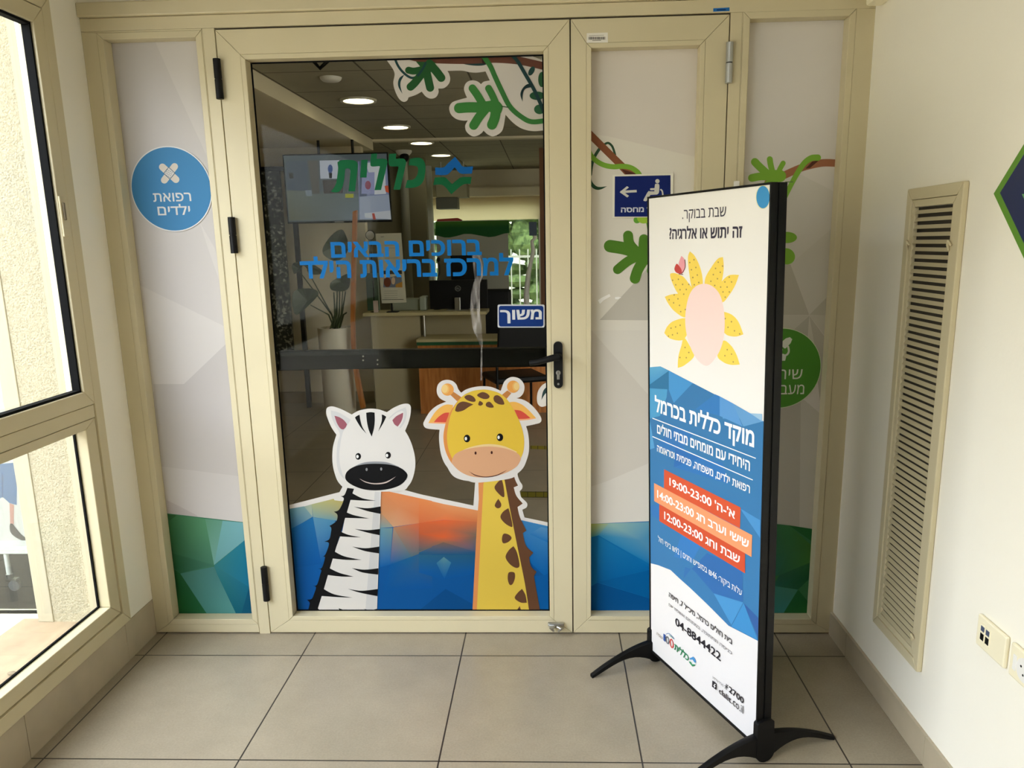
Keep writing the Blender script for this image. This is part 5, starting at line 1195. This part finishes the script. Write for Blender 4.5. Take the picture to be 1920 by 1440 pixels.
o = MB().box(-1.3, .2, 4.75, 5.1, .655, .69).box(-1.28, -1.24, 4.78, 5.08, 0, .655).box(.14, .18, 4.78, 5.08, 0, .655).build('work_table', DSK); tag(o, 'beige work table behind the reception counter', 'table')
q0, q1_ = A(822, 487, 4.5), A(818, 530, 4.5)
mi = tag(empty('desk_microphone', (q1_.x, 4.5, uz)), 'thin black gooseneck microphone rising from the reception counter', 'microphone')
MB().cyl((q1_.x, 4.5, uz), (q1_.x, 4.5, uz+.02), .035).build('base', BLACK, mi, smooth=True)
MB().tube([(q1_.x, 4.5, uz+.018), A(819, 530, 4.5), A(824, 512, 4.5), A(824, 500, 4.5), q0], [.005]*5, 8).build('neck', BLACK, mi, smooth=True)
MB().ball(q0, .016, .016, .024).build('head', BLACK, mi, smooth=True)
g0, g1 = A(733, 560, 4.45), A(802, 581, 4.45)
pr = tag(empty('desk_printer', ((g0.x+g1.x)/2, 4.42, uz)), 'grey office machine on the counter left of the black monitor', 'printer')
MB().box(g0.x, g1.x-.06, 4.40, 4.54, uz, g0.z).build('body', mat('machine_grey', (140, 146, 128), .5), pr, bevel=.01)
MB().box(g1.x-.062, g1.x, 4.36, 4.54, uz, g0.z+.02).build('side_panel', mat('machine_grey2', (150, 158, 142), .4), pr, bevel=.012)
# leaflet stand
BY = 4.15
lf = tag(empty('leaflet_stand', (A(736, 560, BY).x, BY, uz)), 'tilted white notice with photo of people standing on the counter', 'notice')
cs4 = [onY(x, y, BY) for x, y in ((704, 438), (752, 437), (762, 567), (716, 569))]
MB().prism(cs4, (0, .006, 0)).build('board', mat('notice_white', (206, 204, 186), .5), lf)
a = wallart(BY-.0008, 1.0, .0002); a.crop(700, 400, 7.2); a.poly([(36, 285), (368, 278), (436, 1190), (122, 1205)], (206, 204, 186))
a.poly([(136, 775), (384, 770), (388, 820), (140, 822)], (66, 64, 58)); a.poly([(140, 880), (380, 830), (392, 1000), (135, 1000)], (120, 130, 146))
a.ell(190, 930, 48, 66, (120, 72, 52)); a.ell(270, 910, 26, 50, (214, 186, 160)); a.poly([(300, 960), (392, 920), (392, 1000), (300, 1000)], (190, 140, 66))
a.stroke([(100, 318), (145, 316)], 8, (130, 128, 116), smooth=False, cap=False)
for yy in (430, 470, 605, 1050, 1080, 1110, 1140): a.stroke([(150, yy), (330, yy-2)], 4, (130, 128, 116), smooth=False, cap=False)
a.stroke([(120, 1166), (410, 1162)], 7, (60, 60, 54), smooth=False, cap=False)
a.build('notice_print', VINYL, lf)
q = onY(731, 569, BY); MB().cyl((q.x, BY+.08, uz), (q.x, BY+.08, q.z+.03), .01).box(q.x-.05, q.x+.05, 4.22, 4.32, uz, uz+.008).build('post', BLACK, lf)
q = A(694, 441, 4.3); ds = tag(empty('round_notice', (q.x, 4.3, uz)), 'small round white notice on thin post at the left end of the counter', 'notice')
MB().cyl((q.x, 4.300, q.z), (q.x, 4.306, q.z), .043, seg=32).build('ring', BLACK, ds, smooth=True)
MB().cyl((q.x, 4.297, q.z), (q.x, 4.299, q.z), .038, seg=32).build('disc', mat('disc_white', (240, 240, 232), .5), ds, smooth=True)
MB().cyl((q.x, 4.31, uz), (q.x, 4.31, q.z), .004).build('post', BLACKM, ds, smooth=True); MB().cyl((q.x, 4.31, uz), (q.x, 4.31, uz+.006), .04).build('base', BLACKM, ds, smooth=True)
g0, g1 = A(686, 512, 4.5), A(712, 582, 4.5)
o = MB().box(g0.x, g1.x, 4.48, 4.53, uz, g0.z).build('green_panel', mat('panel_green', (70, 104, 84), .4), bevel=.003); tag(o, 'small dark green upright panel on the counter behind the notices', 'panel')
g0 = A(704, 568, 4.25); o = MB().box(g0.x-.022, g0.x+.022, 4.25, 4.262, uz, g0.z+.02).build('desk_card', mat('card_pink', (206, 188, 180), .5), bevel=.002); tag(o, 'tiny pale card stand at the left end of the counter', 'card')
# columns and screens farther back
for px0, px1, yp, zt_, lab, cm in ((798, 816, 7.6, LZC, 'white round column right of the dark partition in the lobby', (214, 218, 214)), (756, 772, 6.45, LZC, 'greyish round column at the dark partition, left of the white one', (150, 150, 138))):
    a_, b_ = onY(px0, 480, yp), onY(px1, 480, yp); o = MB().cyl(((a_.x+b_.x)/2, yp, 0), ((a_.x+b_.x)/2, yp, zt_-.001), (b_.x-a_.x)/2, seg=32).build('round_column', mat('column_'+str(px0), cm, .5), smooth=True); tag(o, lab, 'column')
GP = 5.25
c0, c1 = onY(817, 415, GP), onY(955, 560, GP)
gp_ = tag(empty('glass_partition', ((c0.x+c1.x)/2, GP, 0)), 'frosted partition screen with a green wave along its top behind the desk', 'partition')
MB().box(c0.x, c1.x, GP, GP+.012, .3, c0.z).build('screen_panel', mat('frosted_grey', (150, 150, 138), .3), gp_)
for xx in (c0.x+.03, c1.x-.03): MB().cyl((xx, GP+.03, 0), (xx, GP+.03, .5), .02).build('leg', STEEL, gp_, smooth=True)
a = wallart(GP-.0008, 1.0, .0003); a.crop(740, 350, 6)
gpts = [(459, 395), (1288, 380)] + [(1288, 520), (1230, 528), (1130, 560), (1060, 568), (960, 550), (860, 532), (780, 532), (700, 555), (620, 572), (560, 572), (459, 545)]
a.poly(gpts, (24, 76, 34)); a.grad([(459, 395, (70, 112, 36)), (1288, 380, (62, 104, 36)), (1288, 450, (24, 76, 34)), (459, 470, (24, 76, 34))])
a.build('green_wave', VINYL, gp_)
g0, g1 = onY(819, 409, GP), onY(864, 415, GP)
o = MB().prism([onY(x, y, GP+.03) for x, y in ((818, 417), (820, 411), (858, 408.5), (866, 412), (866, 416))], (0, .04, 0)).build('red_folder', mat('folder_red', (150, 44, 36), .5)); tag(o, 'flat red folder lying along the top of the green waved partition', 'folder')
o.location.z += .0
g0, g1 = onY(817, 345, 7.0), onY(876, 369, 7.0)
cu_ = tag(empty('ceiling_unit', ((g0.x+g1.x)/2, 7.1, g1.z)), 'beige boxed unit hung under the lobby ceiling below the emblem', 'ceiling unit')
MB().box(g0.x, g1.x, 7.0, 7.3, g1.z, g0.z).build('casing', mat('unit_beige', (150, 146, 122), .6), cu_, bevel=.004)
for xx in (g0.x+.05, g1.x-.05): MB().cyl((xx, 7.15, g0.z-.002), (xx, 7.15, LZC-.001), .008).build('hanging_rod', STEEL, cu_, smooth=True)
g2, g3 = onY(817, 371, 7.02), onY(858, 391, 7.02)
MB().box(g2.x, g3.x, 7.02, 7.25, g3.z, g1.z-.001).build('lower_casing', mat('unit_grey', (96, 98, 92), .5), cu_, bevel=.004)
# wooden door post at the right of the view
q = onY(1014, 400, 6.0); o = MB().box(q.x-.01, q.x+.10, 5.95, 6.1, 0, LZC-.001).build('wooden_post', mat('brown_wood', (118, 72, 32), .5)); tag(o, 'dark brown wooden door post at the right of the lobby view', 'post')
# white curved display arm
pa_ = [onY(x, y, 5.6) for x, y in ((1001, 420), (1003, 447), (997, 452), (1000, 470), (996, 490), (991, 512), (987, 550), (987, 590))]; pa_.append(Vector((pa_[-1].x, 5.6, .661)))
ar = tag(empty('monitor_arm', (pa_[-1].x, 5.6, .69)), 'white curved arm with small screen before the far window', 'monitor arm')
MB().tube(pa_, [.02, .022, .018, .024, .02, .028, .03, .03, .03], 10).build('arm', WHITEP, ar, smooth=True)
g0 = pa_[0]; MB().box(g0.x-.05, g0.x+.03, 5.57, 5.59, g0.z-.12, g0.z+.02).build('small_screen', mat('screen_blue', (74, 88, 110), .3), ar)
o = MB().box(-.75, .3, 5.35, 5.9, .62, .66).box(-.72, -.68, 5.4, 5.85, 0, .62).box(.24, .28, 5.4, 5.85, 0, .62).build('work_table', mat('pale_top', (196, 190, 186), .5)); tag(o, 'pale work table in front of the far window', 'table')
# chairs
def chair(cx, cy, rot, sz, label):
    r = tag(empty('visitor_chair', (0, 0, 0)), label, 'chair', None)
    MB().box(-.23, .23, -.22, .22, sz-.05, sz).build('seat', BLACK, r, bevel=.02)
    MB().prism([(-.22, .21, sz+.12), (.22, .21, sz+.12), (.22, .27, sz+.42), (-.22, .27, sz+.42)], (0, .03, 0)).build('backrest', BLACK, r, bevel=.01)
    for sx in (-1, 1):
        for sy in (-1, 1): MB().tube([(sx*.21, sy*.20, sz-.05 if sy < 0 else sz+.16), (sx*.22, sy*.23, 0)], .011, 10).build('leg', BLACKM, r, smooth=True)
    r.location = (cx, cy, 0); r.rotation_euler.z = rot; return r
q = onZ(965, 700, .43); chair(q.x, q.y, math.radians(200), .43, 'black visitor chair in front of the wooden desk front, behind the giraffe sticker')
oc = tag(empty('office_chair', (-.62, 4.66, 0)), 'black office chair seen behind the right end of the counter', 'chair')
MB().box(-.80, -.44, 4.60, 4.66, .55, 1.08).build('backrest', BLACK, oc, bevel=.03)
MB().cyl((-.62, 4.72, .06), (-.62, 4.72, .44), .025).build('column', BLACKM, oc, smooth=True)
# black framed leafy screen on the left
mz = onY(544, 312, 4.40).z
ms = tag(empty('plant_screen', (-2.55, 4.4, 0)), 'black metal framed screen of dark speckled foliage at left edge of the lobby', 'plant screen')
a_ = onY(545, 312, 4.40)
MB().box(a_.x-.015, a_.x+.025, 4.38, 4.42, 0, mz).build('frame_post', BLACKM, ms)
b_ = onY(507, 340, 4.40); MB().box(b_.x-.35, a_.x-.016, 4.38, 4.42, .36, .42).box(b_.x-.35, a_.x-.016, 4.38, 4.42, mz-.04, mz).box(b_.x-.39, b_.x-.351, 4.38, 4.42, 0, mz).build('frame_rail', BLACKM, ms)
FOL = bpy.data.materials.new('speckled_foliage'); FOL.use_nodes = True; nt = FOL.node_tree; b = nt.nodes['Principled BSDF']; tcn = nt.nodes.new('ShaderNodeTexCoord')
vn = nt.nodes.new('ShaderNodeTexNoise'); vn.inputs['Scale'].default_value = 38; vn.inputs['Detail'].default_value = 5; rr_ = nt.nodes.new('ShaderNodeValToRGB'); nt.links.new(tcn.outputs['Object'], vn.inputs['Vector']); nt.links.new(vn.outputs['Fac'], rr_.inputs[0]); nt.links.new(rr_.outputs[0], b.inputs['Base Color'])
rr_.color_ramp.elements[0].position = .52; rr_.color_ramp.elements[0].color = (.012, .016, .010, 1); rr_.color_ramp.elements[1].position = .66; rr_.color_ramp.elements[1].color = (.32, .32, .26, 1)
o = MB().box(b_.x-.34, a_.x-.10, 4.385, 4.415, .421, mz-.041).build('foliage', FOL, ms)
# floor tape
ft = Art(lambda x, y_: (lambda q: (q.x, q.y))(onZ(x, y_, 0)), lambda u, v, L: (u, v, .0004+L), .0002); ft.crop(780, 690, 6.857)
ft.stroke([(1470, 1020), (1740, 1028)], 44, (150, 140, 36), smooth=False, cap=False)
for xx in (1480, 1566, 1655): ft.stroke([(xx, 1000), (xx, 1045)], 8, (30, 30, 20), smooth=False, cap=False)
o = ft.build('floor_tape', VINYL); tag(o, 'short yellow and black tape strip on lobby floor, farther from the door', 'floor tape')
ft = Art(lambda x, y_: (lambda q: (q.x, q.y))(onZ(x, y_, 0)), lambda u, v, L: (u, v, .0004+L), .0002); ft.crop(790, 880, 4.5)
ft.stroke([(840, 212), (1120, 214)], 50, (120, 112, 30), smooth=False, cap=False)
for p in ([(840, 190), (1120, 192)], [(840, 236), (1120, 238)], [(897, 188), (897, 236)], [(965, 188), (965, 236)], [(1033, 188), (1033, 236)]): ft.stroke(p, 5, (30, 30, 20), smooth=False, cap=False)
o = ft.build('floor_tape', VINYL); tag(o, 'short yellow and black tape strip on lobby floor, nearer the door', 'floor tape')
# strip of clear crumpled tape hanging down the glass
CT_ = bpy.data.materials.new('clear_tape'); CT_.use_nodes = True; nt = CT_.node_tree; nt.nodes.clear()
o_ = nt.nodes.new('ShaderNodeOutputMaterial'); mx_ = nt.nodes.new('ShaderNodeMixShader'); d_ = nt.nodes.new('ShaderNodeBsdfDiffuse'); t_n = nt.nodes.new('ShaderNodeBsdfTransparent'); tcn = nt.nodes.new('ShaderNodeTexCoord')
mp_ = nt.nodes.new('ShaderNodeMapping'); mp_.inputs['Rotation'].default_value = (0, .6, 0); mp_.inputs['Scale'].default_value = (60, 1, 14); nz = nt.nodes.new('ShaderNodeTexNoise'); nz.inputs['Scale'].default_value = 1; nz.inputs['Detail'].default_value = 6
rr_ = nt.nodes.new('ShaderNodeValToRGB'); rr_.color_ramp.elements[0].position = .4; rr_.color_ramp.elements[0].color = (.06, .06, .06, 1); rr_.color_ramp.elements[1].position = .72; rr_.color_ramp.elements[1].color = (.5, .5, .5, 1)
d_.inputs[0].default_value = (.7, .66, .62, 1); t_n.inputs[0].default_value = (.95, .95, .95, 1)
nt.links.new(tcn.outputs['Object'], mp_.inputs[0]); nt.links.new(mp_.outputs[0], nz.inputs['Vector']); nt.links.new(nz.outputs['Fac'], rr_.inputs[0]); nt.links.new(rr_.outputs[0], mx_.inputs[0])
nt.links.new(t_n.outputs[0], mx_.inputs[1]); nt.links.new(d_.outputs[0], mx_.inputs[2]); nt.links.new(mx_.outputs[0], o_.inputs[0])
ta = doorart(1.0, y=GY-.0006, step=.00002); ta.crop(740, 350, 6)
ta.poly([(870, 760), (985, 760), (990, 1010), (960, 1090), (960, 1440), (975, 1520), (990, 1740), (985, 1830), (985, 2180), (965, 2180), (968, 1800), (880, 1600), (850, 1400), (860, 1180), (900, 1050)], (200, 196, 190))
o = ta.build('clear_tape', CT_); tag(o, 'crumpled strip of clear tape hanging down the glass left of the small blue sign', 'tape')
